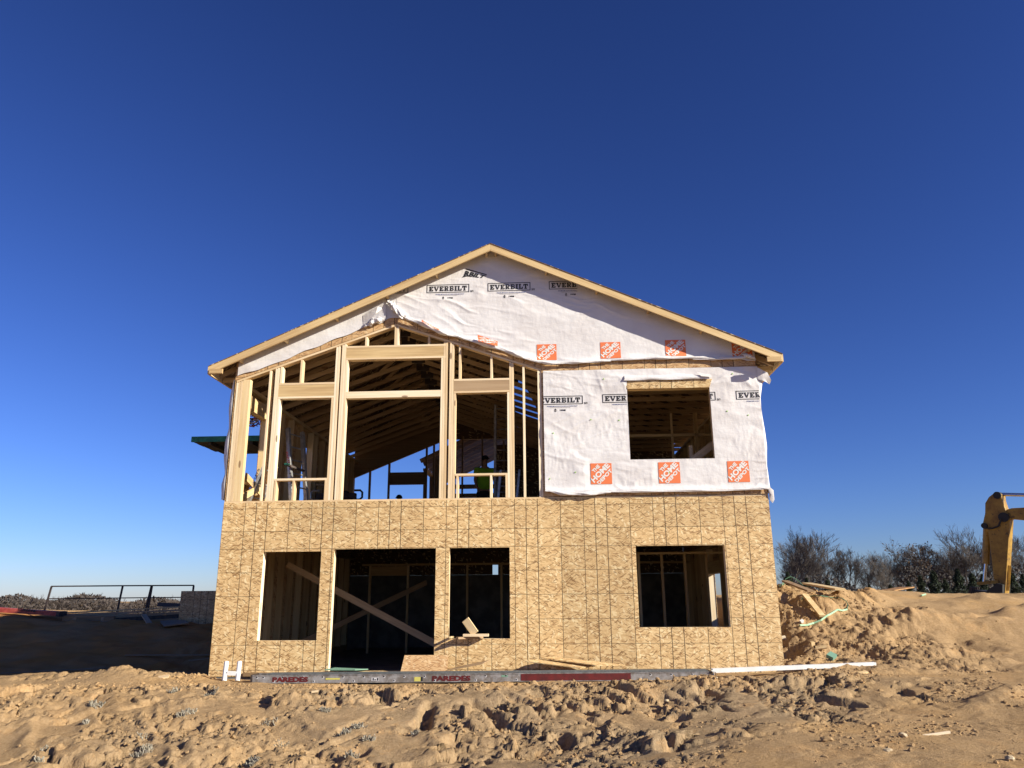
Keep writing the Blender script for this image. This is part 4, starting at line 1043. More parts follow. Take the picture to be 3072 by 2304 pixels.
def sq(pA, pB, pC, pD):
    return lambda u, v: tuple((pA[k_] * (1 - u) + pB[k_] * u) * (1 - v) + (pD[k_] * (1 - u) + pC[k_] * u) * v for k_ in (0, 1))
_ow = on_wrap
def on_wrap(x, z, extra=.006): return _ow(x, z, extra) - (.095 if (z < glo(x) + .30 and z > 5.3 and x < 5.05) else 0)
store_logo(gw, 0, 0, 0, 0, sq((4.64, 5.80), (5.0, 5.70), (5.0, 5.80), (4.62, 5.94)))
store_logo(gw, 0, 0, 0, 0, sq((3.56, 6.215), (3.90, 6.04), (3.90, 6.07), (3.56, 6.26)))
# partly covered mark, upside slip near the peak, and one under the left rake
m = MB(); v, fc = text2d("RBILT", .05)
f = sq((4.335, 7.185), (4.72, 7.125), (4.78, 7.175), (4.375, 7.295))
vs = []
for p in v: x, z = f(p[0], p[1]); vs.append((x, _ow(x, z, .005), z))
m.add(vs, fc)
quad_sub(m, [(4.38, 7.318), (4.78, 7.188), (4.785, 7.205), (4.385, 7.338)], lambda u, v_: (u, v_), .006, 3); quad_sub(m, [(4.30, 7.15), (4.42, 7.178), (4.36, 7.20), (4.34, 7.19)], lambda u, v_: (u, v_), .006, 1)
m.build("printed_brand", M['black'], gw)
m = MB(); quad_sub(m, R4(3.03, 3.262, 6.965, 6.978), lambda u, v_: (u, v_), .006, 2)
quad_sub(m, R4(2.97, 3.262, 6.855, 6.868), lambda u, v_: (u, v_), .006, 2); quad_sub(m, R4(3.25, 3.262, 6.868, 6.965), lambda u, v_: (u, v_), .006, 1)
for a, b, c, d in ((3.04, 3.06, 6.88, 6.95), (3.075, 3.13, 6.885, 6.90), (3.075, 3.095, 6.90, 6.95), (3.17, 3.19, 6.885, 6.95), (3.145, 3.225, 6.938, 6.953)): quad_sub(m, R4(a, b, c, d), lambda u, v_: (u, v_), .0065, 1)
m.build("printed_brand", M['black'], gw)
# plastic cap nails on the right panel
m = MB()
for x, z in ((6.69, 4.29), (6.0, 4.05), (6.38, 3.33), (5.92, 3.22), (9.3, 5.1), (9.52, 4.32), (9.15, 4.4), (7.2, 4.27), (6.95, 5.05), (8.05, 3.30)):
    y = _ow(x, z, .004); m.tube([(x, y, z), (x, y - .006, z)], .011, 8)
m.build("cap_nail", M['hivis'], rw)
# ------------------------------------------------------------------ loose things round the house
def text_part(name, s_, mat, parent, org, du, dv, bold=.03, y_off=None):
    """flat lettering spread over the vectors du (width) and dv (height)"""
    v, fc = text2d(s_, bold); o_ = Vector(org); du = Vector(du); dv = Vector(dv)
    return MB().add([tuple(o_ + du * p[0] + dv * p[1]) for p in v], fc).build(name, mat, parent)

# aluminium scaffold plank lying in front of the wall
YL = -.80
pk = thing("scaffold_plank", "long grey aluminium walk board with a red stretch lying on dirt before the house", "scaffold plank", (4.7, YL + .15, -.12))
def rz(x): return .0045 * (x - 1.05)               # it lies slightly uphill to the right
def slant(m, x0, x1, y0, y1, za, zb):
    m.add([(x0, y0, za + rz(x0)), (x1, y0, za + rz(x1)), (x1, y1, za + rz(x1)), (x0, y1, za + rz(x0)), (x0, y0, zb + rz(x0)), (x1, y0, zb + rz(x1)), (x1, y1, zb + rz(x1)), (x0, y1, zb + rz(x0))],
          [(0, 3, 2, 1), (4, 5, 6, 7), (0, 1, 5, 4), (1, 2, 6, 5), (2, 3, 7, 6), (3, 0, 4, 7)])
for yy in (YL, YL + .30):
    m = MB(); slant(m, 1.06, 8.36, yy, yy + .012, -.119, .006); slant(m, 1.06, 8.36, yy - .006, yy, -.006, .006); slant(m, 1.06, 8.36, yy - .006, yy, -.121, -.110)
    side = m.build("side_rail", M['alu'], pk)
    if yy == YL: front = side
m = MB(); slant(m, 1.30, 8.34, YL + .002, YL + .298, .008, .020)
for i in range(9): slant(m, 1.30, 8.34, YL + .02 + .03 * i, YL + .03 + .03 * i, .020, .0225)
m.build("deck_sheet", M['alu_dark'], pk)
m = MB(); slant(m, 1.045, 1.075, YL - .008, YL + .312, -.122, .010); m.build("end_cap", M['steel'], pk)
m = MB(); slant(m, 8.36, 8.40, YL - .01, YL + .312, -.115, .012); m.tube([(8.37, YL - .02, .035), (8.45, YL - .02, .03), (8.45, YL - .02, -.06), (8.40, YL - .02, -.07)], .006, 6); m.build("end_hook", M['steel'], pk)
m = MB(); mw = MB()
xt = [1.146, 1.253, 1.57, 1.896, 2.22, 2.55, 2.885] ; x = 2.885
while x < 8.2: x += .325; xt.append(x)
for i, x in enumerate(xt):
    z = -.030 + rz(x); m.tube([(x, YL - .001, z), (x, YL - .0035, z)], .0125, 12); mw.tube([(x + .003, YL - .0005, z - .004), (x + .003, YL - .0022, z - .004)], .019, 12)
x = 1.42
while x < 8.2:
    z = -.092 + rz(x); m.tube([(x, YL - .001, z), (x, YL - .0035, z)], .0125, 12); mw.tube([(x + .003, YL - .0005, z - .004), (x + .003, YL - .0022, z - .004)], .022, 12); x += .651
m.build("rung_hole", M['hole'], front); mw.build("rung_rim", M['tag_grey'], front)
m = MB(); slant(m, 5.40, 7.13, YL - .0040, YL - .0015, -.108, .000); m.build("red_paint_band", M['red'], front)
for x0, x1, dz in ((1.405, 1.985, 0), (3.985, 4.60, .0)):
    text_part("stencilled_name", "PAREDES", M['red'], front, (x0, YL - .0045, -.103 + rz(x0)), (x1 - x0, 0, .0045 * (x1 - x0)), (0, 0, .078), .055)
for nm, mt, x0, x1, z0, z1 in (("label", 'yellow_tag', 2.27, 2.50, -.071, -.046), ("label", 'tag_grey', 3.01, 3.13, -.094, -.044), ("label", 'yellow_tag', 3.70, 3.80, -.105, -.04), ("label", 'greenedge', 5.09, 5.19, -.05, -.022)):
    m = MB(); slant(m, x0, x1, YL - .003, YL - .0012, z0, z1); m.build(nm, M[mt], front)
for x0, x1, z0, z1 in ((3.808, 3.835, -.10, -.04), (3.03, 3.05, -.088, -.05), (3.06, 3.085, -.085, -.07), (3.10, 3.122, -.088, -.05)):
    m = MB(); slant(m, x0, x1, YL - .0042, YL - .0033, z0, z1); m.build("label_print", M['black'], front)

# white vinyl channel to the right of it
wt = thing("vinyl_channel", "long white vinyl trim channel lying at the right end of the grey plank", "trim", (9.7, -.62, .03))
m = MB(); a = Vector((8.43, -.72, .010)); b = Vector((11.05, -.50, .080)); d = (b - a).normalized(); sd_ = Vector((d.y, -d.x, 0)).normalized()
for off, w_, h_, zo in ((0, .006, .062, .031), (-.09, .006, .062, .031), (-.045, .09, .005, .0045), (-.014, .024, .005, .0595), (-.077, .024, .005, .0595)):
    m.bar(a + sd_ * off + Vector((0, 0, zo)), b + sd_ * off + Vector((0, 0, zo)), w_, h_)
m.build("channel", M['vinyl'], wt)
m = MB(); e = b + d * .001
m.bar(e + sd_ * -.045 + Vector((0, 0, .031)), e + d * .003 + sd_ * -.045 + Vector((0, 0, .031)), .05, .036); m.build("open_end", M['hole'], wt)
# white H shaped bracket
wb = thing("white_bracket", "white H-shaped vinyl bracket standing by the left corner of the house", "bracket", (.6, -.5, -.1))
for x0, x1, xb0, xb1 in ((.43, .515, .475, .55), (.655, .735, .70, .765)):
    m = MB(); c0 = Vector(((x0 + x1) / 2, -.42, .185)); c1 = Vector(((xb0 + xb1) / 2 - .01, -.52, -.11)); pr = []
    m.tube([c1, c1.lerp(c0, .5), c0], .038, 12); m.build("upright", M['vinyl'], wb, bevel=.004)
m = MB(); m.bar((.53, -.49, .012), (.695, -.49, .004), .05, .065); m.build("crosspiece", M['vinyl'], wb)

def board(label, a, b, wd, ht, mat='pine', name="board", cat="board", up=(0, 0, 1), group=None):
    o = beam(name, a, b, wd, ht, M[mat], None, up); return tag(o, label, cat, group)
def slab(name, label, cat, poly3, th, mat):
    """a flat sheet given by 4 corners of its top face"""
    P = [Vector(p) for p in poly3]; n_ = (P[1] - P[0]).cross(P[3] - P[0]).normalized()
    if n_.z < 0 and abs(n_.z) > .2: n_ = -n_
    if abs(n_.z) <= .2 and n_.y > 0: n_ = -n_
    vs = [tuple(p) for p in P] + [tuple(p - n_ * th) for p in P]
    m = MB().add(vs, [(0, 1, 2, 3), (7, 6, 5, 4), (0, 4, 5, 1), (1, 5, 6, 2), (2, 6, 7, 3), (3, 7, 4, 0)])
    return tag(m.build(name, M[mat], origin=tuple(P[0])), label, cat)
slab("board_scrap", "reddish strand board offcut leaning on the doorway's right jamb behind the grey plank", "board scrap", [(3.385, -.42, -.06), (4.17, -.42, -.06), (4.165, -.24, .262), (3.43, -.24, .262)], .012, 'osb_scrap')
slab("board_scrap", "strand board sheet lying flat on the dirt behind the plank, left of the doorway's centre", "board scrap", [(2.0, -.45, -.02), (3.35, -.40, -.01), (3.35, -.12, .01), (2.0, -.12, .005)], .012, 'osb_plain')
slab("board_scrap", "small green-edged board lying across the doorway threshold behind the plank", "board scrap", [(2.10, -.30, .045), (2.62, -.32, .045), (2.80, -.14, .04), (2.22, -.10, .06)], .014, 'greenedge')
slab("board_scrap", "thin grey board propped on the small dirt heap under the middle window", "board scrap", [(4.15, -.40, .035), (4.75, -.34, .135), (4.85, -.22, .18), (4.3, -.18, .07)], .014, 'aged_shaded')
slab("board_scrap", "lower pale strand board strip lying against the wall behind the plank's red part", "board scrap", [(5.45, -.32, .170), (6.35, -.42, .068), (6.62, -.18, .085), (5.70, -.10, .185)], .014, 'osb_plain')
slab("board_scrap", "upper pale strand board strip overlapping another behind the plank's red part", "board scrap", [(5.70, -.16, .215), (6.60, -.38, .105), (7.12, -.22, .095), (5.95, -.04, .21)], .012, 'osb_plain')
board("small pine block lying behind the plank at the middle dirt heap", (4.82, -.42, .065), (4.89, -.42, .065), .05, .04, 'yellow_wood', "wood_block", "wood block")

# boards sticking out of the middle lower window
board("short board tilted upright on the sill of the narrow lower window", (4.60, -.09, .592), (4.43, -.08, .82), .13, .038, 'pine', up=(.2, 1, 0))
board("pale board balanced level across the sill of the narrow lower window", (4.40, -.10, .568), (4.83, -.10, .568), .12, .04, 'stud')
board("board pushed out under another over the sill of the narrow lower window", (4.30, -.16, .525), (4.70, .10, .527), .10, .034, 'aged_shaded')
board("thin batten poking out of the narrow lower window at its left jamb", (4.175, -.14, .535), (4.19, .14, .528), .035, .030, 'pine')

# green edged scaffold platform on the left wall
sp_ = thing("scaffold_platform", "green-edged work platform jutting from the left upper wall", "platform", (-.9, 2.6, 4.5))
m = MB(); m.box(-1.62, -.03, 1.84, 1.88, 4.385, 4.50); m.build("edge_board", M['green'], sp_)
for i in range(5):
    y = 1.885 + i * .305; x0 = -1.62 - .02 * (i % 2) + (.05 if i == 4 else 0)
    MB().box(x0, -.03, y, y + .298, 4.40 + .004 * (i % 2), 4.44 + .004 * (i % 2)).build("deck_plank", M['dark_ply'], sp_)
for x in (-.35, -1.25): MB().bar((x, 1.9, 4.36), (x, 3.38, 4.36), .06, .07).build("support_arm", M['dark_ply'], sp_)
tb = thing("tool_pile", "tangle of red webbing, white rope and tan pouches at the left side opening", "tool pile", (-.25, 2.2, 4.5))
r3 = random.Random(11)
for i in range(16):
    cx, cz = -.38 + r3.uniform(-.24, .20), 4.95 + r3.uniform(-.13, .14); R_ = r3.uniform(.05, .16); p = []
    a0 = r3.random() * 6; e_ = r3.uniform(.3, .9)
    for k_ in range(15):
        a = a0 + k_ * .42; p.append((cx + R_ * math.cos(a), 2.1 + r3.uniform(-.05, .05) + .03 * i * .2, cz + R_ * e_ * math.sin(a)))
    MB().tube(p, r3.choice((.008, .012, .015)), 5).build("rope" if i % 3 else "webbing", M[('rope_white', 'rope_red', 'cloth', 'rope_white', 'rope_red', 'leather')[i % 6]], tb)
m = MB(); m.bar((-.15, 2.12, 4.98), (.0, 2.12, 4.84), .12, .17).bar((-.22, 2.14, 4.86), (-.12, 2.14, 4.80), .10, .1); m.build("pouch", M['leather'], tb, bevel=.02)
m = MB(); m.bar((-.13, 2.15, 4.45), (-.11, 2.15, 4.9), .07, .05); m.bar((-.03, 2.15, 4.45), (-.05, 2.15, 4.8), .06, .05); m.build("post", M['aged_shaded'], tb)
m = MB(); m.tube([(-.33, 2.1, 5.08), (-.22, 2.1, 5.17), (-.13, 2.1, 5.16)], .012, 6); m.build("handle", M['steel'], tb)

# ladders
def ladder(name, label, base, top, width_vec, n_r, rail=(.038, .085), mat='alu_bright', group=None):
    base = Vector(base); top = Vector(top); wv = Vector(width_vec)
    t = thing(name, label, "ladder", tuple(base), group)
    ax = (top - base).normalized()
    for s_ in (0, 1):
        MB().bar(base + wv * s_, top + wv * s_, rail[0] * 1.7, rail[1], up=wv.cross(ax)).build("side_rail", M[mat], t, bevel=.004)
    for i in range(n_r):
        p = base.lerp(top, (i + .6) / n_r); MB().tube([p, p + wv], .016, 8).build("rung", M[mat], t)
    for s_ in (0, 1): MB().bar(base + wv * s_ - ax * .03, base + wv * s_ + ax * .03, .04, .09, up=wv.cross(ax)).build("foot", M['rubber'], t)
    return t
l1 = ladder("multi_position_ladder", "scuffed aluminium folding ladder leaning inside behind the left window frame", (.82, 1.30, 2.90), (.47, 1.75, 4.62), (.17, .42, .0), 6)
text_part("stencilled_name", "PAREDES", M['red'], l1, (.635, 1.24, 4.02), (.10, .0, -.36), (.045, 0, .012), .03)
text_part("printed_mark", "F I O X", M['steel'], l1, (.735, 1.24, 3.60), (.085, .0, -.42), (.04, 0, .01), .03)
MB().bar((.64, 1.30, 3.78), (.90, 1.66, 3.70), .05, .04).build("spreader", M['steel'], l1)
MB().box(.62, .70, 1.25, 1.33, 3.76, 3.80).build("hinge_lock", M['green'], l1)
l2 = ladder("step_ladder", "aluminium ladder with blue lettering on its rail leaning by the left side opening", (.14, .72, 2.90), (.34, .98, 3.74), (.10, .36, .0), 3, (.03, .07))
text_part("printed_mark", "HEIGHTS", M['navy'], l2, (.175, .70, 3.16), (.12, .13, .46), (-.035, 0, .012), .04)
ladder("extension_ladder", "tall extension ladder standing deep inside behind the right-hand window frame", (4.63, 4.25, 2.9), (4.66, 4.0, 5.60), (.44, 0, 0), 11, (.035, .08), 'alu')
l3 = ladder("step_ladder", "small aluminium step ladder standing inside below the tall extension ladder", (4.72, 3.4, 2.9), (4.82, 3.5, 3.95), (.42, 0, 0), 4, (.03, .06), 'alu_bright')
MB().bar((5.30, 3.9, 2.9), (5.12, 3.5, 3.95), .03, .05).bar((4.62, 3.9, 2.9), (4.80, 3.5, 3.95), .03, .05).build("back_leg", M['alu'], l3)

# saw stand upstairs
st = thing("saw_stand", "dark saw stand with C-shaped end brackets standing on the upper floor behind the wide window", "saw stand", (.9, 4.4, 2.88))
m = MB(); m.box(.36, 1.30, 4.32, 4.48, 3.46, 3.59); m.build("beam", M['steel'], st)
for s_, cx in ((-1, .30), (1, 1.36)):
    m = MB(); p = [(cx - s_ * .10, 4.4, 3.66), (cx + s_ * .04, 4.4, 3.66), (cx + s_ * .09, 4.4, 3.61), (cx + s_ * .09, 4.4, 3.49), (cx + s_ * .03, 4.4, 3.44), (cx - s_ * .10, 4.4, 3.44)]
    m.tube(p, .026, 6); m.build("end_bracket", M['alu_bright' if s_ < 0 else 'steel'], st)
for x in (.5, 1.2): MB().bar((x, 4.2, 2.89), (x, 4.4, 3.46), .04, .04).bar((x, 4.6, 2.89), (x, 4.4, 3.46), .04, .04).build("leg", M['steel'], st)
MB().box(.55, 1.1, 4.28, 4.52, 3.592, 3.64).build("table", M['dark_ply'], st)
board("short offcut lying on the saw stand behind the left window frame", (.35, 4.3, 3.80), (.78, 4.42, 3.76), .09, .04, 'aged_shaded')

# ------------------------------------------------------------------ people
def skin_obj(name, verts, edges, radii, mat, parent=None, sub=2, root=0):
    me_ = bpy.data.meshes.new(name); me_.from_pydata(verts, edges, []); me_.materials.append(mat)
    o = bpy.data.objects.new(name, me_); link(o, parent)
    md = o.modifiers.new("skin", 'SKIN'); md.use_smooth_shade = True
    sv = me_.skin_vertices[0].data
    for i, r_ in enumerate(radii):
        sv[i].radius = r_ if isinstance(r_, tuple) else (r_, r_); sv[i].use_root = (i == root)
    ms = o.modifiers.new("sub", 'SUBSURF'); ms.levels = sub; ms.render_levels = sub
    return o
def person(loc, rot, label, shirt, lean=0.0, crouch=False, harness=False):
    V = []; E = []; R_ = []
    def v(p, r_, par=None):
        V.append(tuple(p)); R_.append(r_)
        if par is not None: E.append((par, len(V) - 1))
        return len(V) - 1
    L = lean; hip = 0.94 if not crouch else .30
    pel = v((0, 0, hip), (.15, .11)); wst = v((0, -L * .3, hip + .18), (.135, .095), pel); ch = v((0, -L * .75, hip + .38), (.16, .105), wst)
    nb = v((0, -L, hip + .53), (.085, .07), ch); nk = v((0, -L - .02, hip + .60), .055, nb); hd = v((0, -L - .04, hip + .69), (.072, .085), nk); ht = v((0, -L - .045, hip + .79), (.062, .075), hd)
    for s_ in (-1, 1):
        sh = v((s_ * .19, -L * .95, hip + .49), .06, nb); el = v((s_ * .27, -L - .05 + .02 * s_, hip + .22), .045, sh); wr = v((s_ * .25, -L - .22, hip + .02), .030, el)
        pm = v((s_ * .245, -L - .27, hip - .03), (.036, .018), wr)
        for q, (dx, ln) in enumerate(((-.027, .07), (-.010, .085), (.009, .08), (.026, .065))):
            f1_ = v((s_ * .245 + dx, -L - .31, hip - .065), .0095, pm); v((s_ * .245 + dx, -L - .31 - ln * .2, hip - .065 - ln * .7), .008, f1_)
        t1 = v((s_ * .245 - s_ * .035, -L - .27, hip - .045), .010, pm); v((s_ * .245 - s_ * .04, -L - .30, hip - .085), .008, t1)
        if not crouch:
            h_ = v((s_ * .10, 0, hip - .08), .088, pel); kn = v((s_ * .12, -.03, .50), .058, h_); an = v((s_ * .13, .02, .10), .040, kn); v((s_ * .14, -.14, .045), (.045, .032), an)
        else:
            h_ = v((s_ * .11, -.05, hip - .06), .09, pel); kn = v((s_ * .15, -.42, .42), .06, h_); an = v((s_ * .14, -.20, .09), .042, kn); v((s_ * .15, -.36, .045), (.045, .032), an)
    rt_ = thing("person", label, "person", loc)
    body = skin_obj("body", V, E, R_, M['skin'], None, 2)
    top_ = [(0, 0, hip - .02), (0, -L * .3, hip + .18), (0, -L * .75, hip + .38), (0, -L, hip + .53), (-.19, -L * .95, hip + .49), (.19, -L * .95, hip + .49), (-.24, -L - .02, hip + .33), (.24, -L - .02, hip + .33)]
    shirt_o = skin_obj("shirt", top_, [(0, 1), (1, 2), (2, 3), (3, 4), (3, 5), (4, 6), (5, 7)], [(.24, .16), (.235, .155), (.255, .16), (.15, .105), .11, .11, .095, .095], shirt, None, 2)
    tr = [(0, 0, hip + .02), (0, 0, hip - .06)]; tE = [(0, 1)]; tR = [(.172, .13), (.15, .12)]
    for s_ in (-1, 1):
        i0 = len(tr)
        if not crouch: tr += [(s_ * .11, 0, hip - .14), (s_ * .12, -.03, .50), (s_ * .13, .02, .13)]
        else: tr += [(s_ * .12, -.08, hip - .08), (s_ * .15, -.42, .42), (s_ * .14, -.20, .13)]
        tE += [(1, i0), (i0, i0 + 1), (i0 + 1, i0 + 2)]; tR += [.10, .078, .068]
    trs = skin_obj("trousers", tr, tE, tR, M['cloth'], None, 2)
    m = MB(); hz_ = hip + .79; hy = -L - .045; n = 12
    for j in range(5):
        pass
    vs = []; fs = []
    for j in range(6):
        a = j / 5 * math.pi / 2; r_ = .105 * math.cos(a) + .002; z_ = hz_ - .02 + .11 * math.sin(a)
        for q in range(n): b_ = 2 * math.pi * q / n; vs.append((r_ * .92 * math.cos(b_), hy + r_ * 1.12 * math.sin(b_), z_))
    for j in range(5):
        for q in range(n): fs.append((j * n + q, j * n + (q + 1) % n, (j + 1) * n + (q + 1) % n, (j + 1) * n + q))
    m.add(vs, fs); m.bar((0, hy - .10, hz_ - .01), (0, hy - .20, hz_ - .03), .15, .012); cap = m.build("cap", M['cloth'], None, smooth=True)
    m = MB(); m.box(-.012, .012, hy - .105, hy - .085, hz_ - .075, hz_ - .035); nose = m.build("nose", M['skin'], None, bevel=.006)
    parts = [body, shirt_o, trs, cap, nose]
    if harness:
        m = MB()
        for s_ in (-1, 1):
            m.tube([(s_ * .12, .085 - L, hip + .60), (s_ * .08, .15 - L * .75, hip + .40), (-s_ * .02, .16 - L * .4, hip + .22), (-s_ * .12, .165, hip + .02)], .022, 6)
        m.tube([(-.17, .06, hip + .20), (-.08, .145 - L * .3, hip + .19), (.08, .145 - L * .3, hip + .19), (.17, .06, hip + .20)], .018, 6)
        parts.append(m.build("harness", M['rubber'], None))
    Mx = Matrix.Translation(Vector(loc)) @ Matrix.Rotation(rot, 4, 'Z')
    for o in parts:
        o.matrix_basis = Mx; o.parent = rt_; o.matrix_parent_inverse = Matrix.Translation(Vector(loc)).inverted()
    return rt_
person((4.22, 5.9, 2.881), .35, "worker in lime green shirt and black harness standing behind the right window frame", M['hivis'], .10, False, True)
person((1.55, 8.5, 2.881), 0.0, "crouching worker, only the dark cap showing above the floor edge in the wide window", M['cloth'], .05, True)

# ------------------------------------------------------------------ left bank: rail, lumber, planks
KY = (9.0 - CAM.y) / (12.0 - CAM.y)
def Lp(x, z, y=9.0):
    z = z + .03
    f_ = (y - CAM.y) / (12.0 - CAM.y); return (CAM.x + (x - CAM.x) * f_, y, CAM.z + (z - CAM.z) * f_)
gr = thing("guard_rail", "thin dark steel guard rail standing on the bank at the left of the house", "guard rail", Lp(-8.4, .74, 10.2))
YG = 10.2
MB().tube([Lp(-10.79, 1.592, YG), Lp(-8.34, 1.592, YG), Lp(-5.92, 1.584, YG)], .020, 6).build("top_rail", M['steel'], gr)
MB().tube([Lp(-10.80, 1.194, YG), Lp(-8.35, 1.20, YG), Lp(-5.95, 1.205, YG)], .016, 6).build("mid_rail", M['steel'], gr)
for a, b in (((-10.78, 1.59), (-10.92, .70)), ((-8.34, 1.59), (-8.44, .60)), ((-7.36, 1.59), (-7.50, .60)), ((-7.34, 1.59), (-7.40, .60)), ((-5.93, 1.58), (-5.95, .7))):
    p, q_ = Lp(*a, YG), Lp(*b, YG); MB().bar(p, q_, .045, .045, up=(0, 1, 0)).build("post", M['steel'], gr)
rb = thing("red_scaffold_plank", "faded red scaffold plank lying on top of the bank at the far left", "scaffold plank", Lp(-11.4, .75, 9.3))
a, b = Vector(Lp(-13.6, .93, 9.5)), Vector(Lp(-10.37, .715, 9.1))
o = MB().bar(a, b, .28, .125).build("side_rail", M['redrail'], rb)
text_part("stencilled_name", "PAREDES", M['black'], o, tuple(Vector(Lp(-11.1, .795, 9.1)) + Vector((0, -.165, .045))), (-.58, .07, .05), (0, 0, -.065), .05)
MB().bar(b + Vector((.02, 0, 0)), b + Vector((.12, -.02, -.01)), .30, .145).build("end_bracket", M['steel'], rb)
for i, (a, b, w_, h_, mt, lb) in enumerate([
        (Lp(-10.16, .735, 9.9), Lp(-6.3, .90, 10.0), .09, .04, 'pine', "pale long board lying on top of the lumber pile under the guard rail"),
        (Lp(-10.1, .68, 9.7), Lp(-6.2, .80, 9.8), .24, .05, 'aged_shaded', "weathered plank in the lumber pile under the guard rail, second from the top"),
        (Lp(-9.9, .60, 9.7), Lp(-6.2, .71, 9.8), .30, .07, 'aged_shaded', "thick weathered beam in the lumber pile under the guard rail, third from the top"),
        (Lp(-8.6, .50, 9.6), Lp(-6.2, .62, 9.7), .34, .11, 'dark_ply', "dark beam at the bottom of the lumber pile beside the wing wall"),
        (Lp(-10.2, .57, 9.2), Lp(-8.50, .53, 9.2), .14, .16, 'aged_shaded', "heavy weathered timber lying at the foot of the guard rail"),
        (Lp(-8.9, .52, 8.95), Lp(-8.55, .50, 9.2), .15, .14, 'aged_shaded', "short square timber block at the foot of the guard rail, right one"),
        (Lp(-9.85, .50, 8.95), Lp(-9.60, .48, 9.2), .15, .14, 'aged_shaded', "short square timber block at the foot of the guard rail, left one"),
        (Lp(-7.51, .66, 8.9), Lp(-7.13, .19, 8.1), .14, .04, 'aged_shaded', "single board lying down the shaded slope below the lumber pile")]):
    board(lb, a, b, w_, h_, mt, "board" if w_ < .25 else "timber_beam", "board" if w_ < .25 else "timber beam")
t = thing("wrapped_bundle", "dark ribbed bundle of panels lying on the lumber pile beside the wing wall", "bundle", Lp(-6.9, .93, 10.3))
for i in range(7): MB().bar(Lp(-7.08, .985 + .0, 10.0 + i * .09), Lp(-5.9, .93, 10.0 + i * .09), .075, .12).build("panel", M['rooftile'], t)
slab("board_scrap", "flat grey board sheet lying on the shaded slope in front of the wing wall", "board scrap", [Lp(-6.80, .31, 7.9), Lp(-5.96, .40, 7.9), Lp(-6.15, .50, 8.7), Lp(-6.95, .47, 8.7)], .03, 'aged_shaded')
for a, b, lb in ((( -6.6, 2.9), (-3.9, 3.7), "long narrow lath lying at the bottom of the shaded hollow, front one"), ((-6.0, 3.0), (-3.3, 3.9), "long narrow lath lying at the bottom of the shaded hollow, rear one"),
                 ((-4.2, 5.0), (-2.2, 5.3), "dark strip of wood on the middle of the shaded slope"), ((-2.6, 4.9), (-2.0, 5.2), "short pale strip of wood on the middle of the shaded slope near the house")):
    board(lb, (a[0], a[1], gz(*a) + .03), (b[0], b[1], gz(*b) + .03), .08, .03, 'aged_shaded', "lath", "lath")

# ------------------------------------------------------------------ right bank: boards, strap, scraps
def on_bank(px, py, lift=.02):
    x, y = hit2(px, py); return Vector((x, y, gz(x, y) + lift))
def v3(x, y): return (2300 + x / 5.531, 1700 + y / 5.531)
def bk(x, y, lift=.02): return on_bank(*v3(x, y), lift)
a, b = bk(660, 345, .10), bk(1235, 505, .16)
board("wide fresh plank sticking out near the top of the right bank", a, b, .22, .04, 'pine')
a, b = bk(310, 345, .14), bk(740, 490, .08)
board("weathered plank lying down the right bank beside the house corner", a, b, .14, .04, 'aged_shaded')
a, b = bk(650, 610, .16), bk(930, 872, .05)
board("short yellowish plank end leaning lower down the right bank", a, b, .12, .045, 'yellow_wood')
def gs(*pts, lift=.025): return [bk(x, y, lift) for x, y in pts]
s1 = gs((555, 1045), (670, 1000), (780, 960), (900, 920), (1010, 882), (1060, 820), (1180, 770), (1260, 755), (1335, 742))
tag(MB().tube(s1, .019, 6).build("strap", M['strap']), "pale green plastic strap lying in a bent line across the right bank", "strap")
s2 = [s1[-1]] + gs((1352, 665), (1330, 612), (1250, 545), (1100, 535), (900, 530), (720, 520))
tag(MB().tube(s2, .010, 5).build("strap", M['strapdark']), "thin dark green strap running up over the right bank to the wide plank", "strap")
tag(MB().tube(gs((585, 590), (640, 553), (700, 515), lift=.05), .017, 6).build("strap", M['strap']), "short straight piece of pale green strap in the middle of the right bank", "strap")
p0 = bk(215, 345, .02); tag(MB().tube([p0, p0 + Vector((.16, .05, .10))], .022, 6).build("strap", M['strap']), "short pale strap end sticking up beside the house corner", "strap")
p0 = bk(280, 330, .0); tag(MB().tube([p0, p0 + Vector((.06, 0, .14)), p0 + Vector((.20, .05, .20)), p0 + Vector((.34, .08, .13)), p0 + Vector((.48, .1, .0))], .009, 5).build("strap", M['strapdark']), "thin green strap looping above the crest of the right bank", "strap")
tag(MB().tube(gs((2570, 500), (2640, 480), lift=.03), .02, 5).build("strap", M['strap']), "small scrap of green strap on the crest of the right mound", "strap")
def rock(px, py, r_, lb, mat='stone'):
    p = on_bank(px, py, r_ * .35); rr = random.Random(int(px)); bm = bmesh.new(); bmesh.ops.create_icosphere(bm, subdivisions=2, radius=r_)
    sc3 = (rr.uniform(.9, 1.4), rr.uniform(.7, 1.0), rr.uniform(.5, .75)); off = rr.random() * 50
    for v_ in bm.verts:
        k_ = 1 + .55 * float(fbm(np.array([v_.co.x / r_ * 1.1 + off]), np.array([v_.co.y / r_ * 1.1 + v_.co.z / r_ * 1.7]), 3, 7)[0]); v_.co = Vector((v_.co.x * sc3[0], v_.co.y * sc3[1], v_.co.z * sc3[2])) * k_
    me_ = bpy.data.meshes.new("stone"); bm.to_mesh(me_); bm.free(); me_.materials.append(M[mat]); o = bpy.data.objects.new("stone", me_); o.location = p; link(o); tag(o, lb, "stone")
def chip(px, py, sx_, sy_, sz, lb, mat='yellow_wood', ang=0.0, nm="wood_block", tilt=.25):
    p = on_bank(px, py, sz * .5); d = Vector((math.cos(ang), math.sin(ang), tilt * .5)).normalized()
    board(lb, p - d * sx_ / 2, p + d * sx_ / 2, sy_, sz, mat, nm, "wood block", up=(0, -tilt, 1))
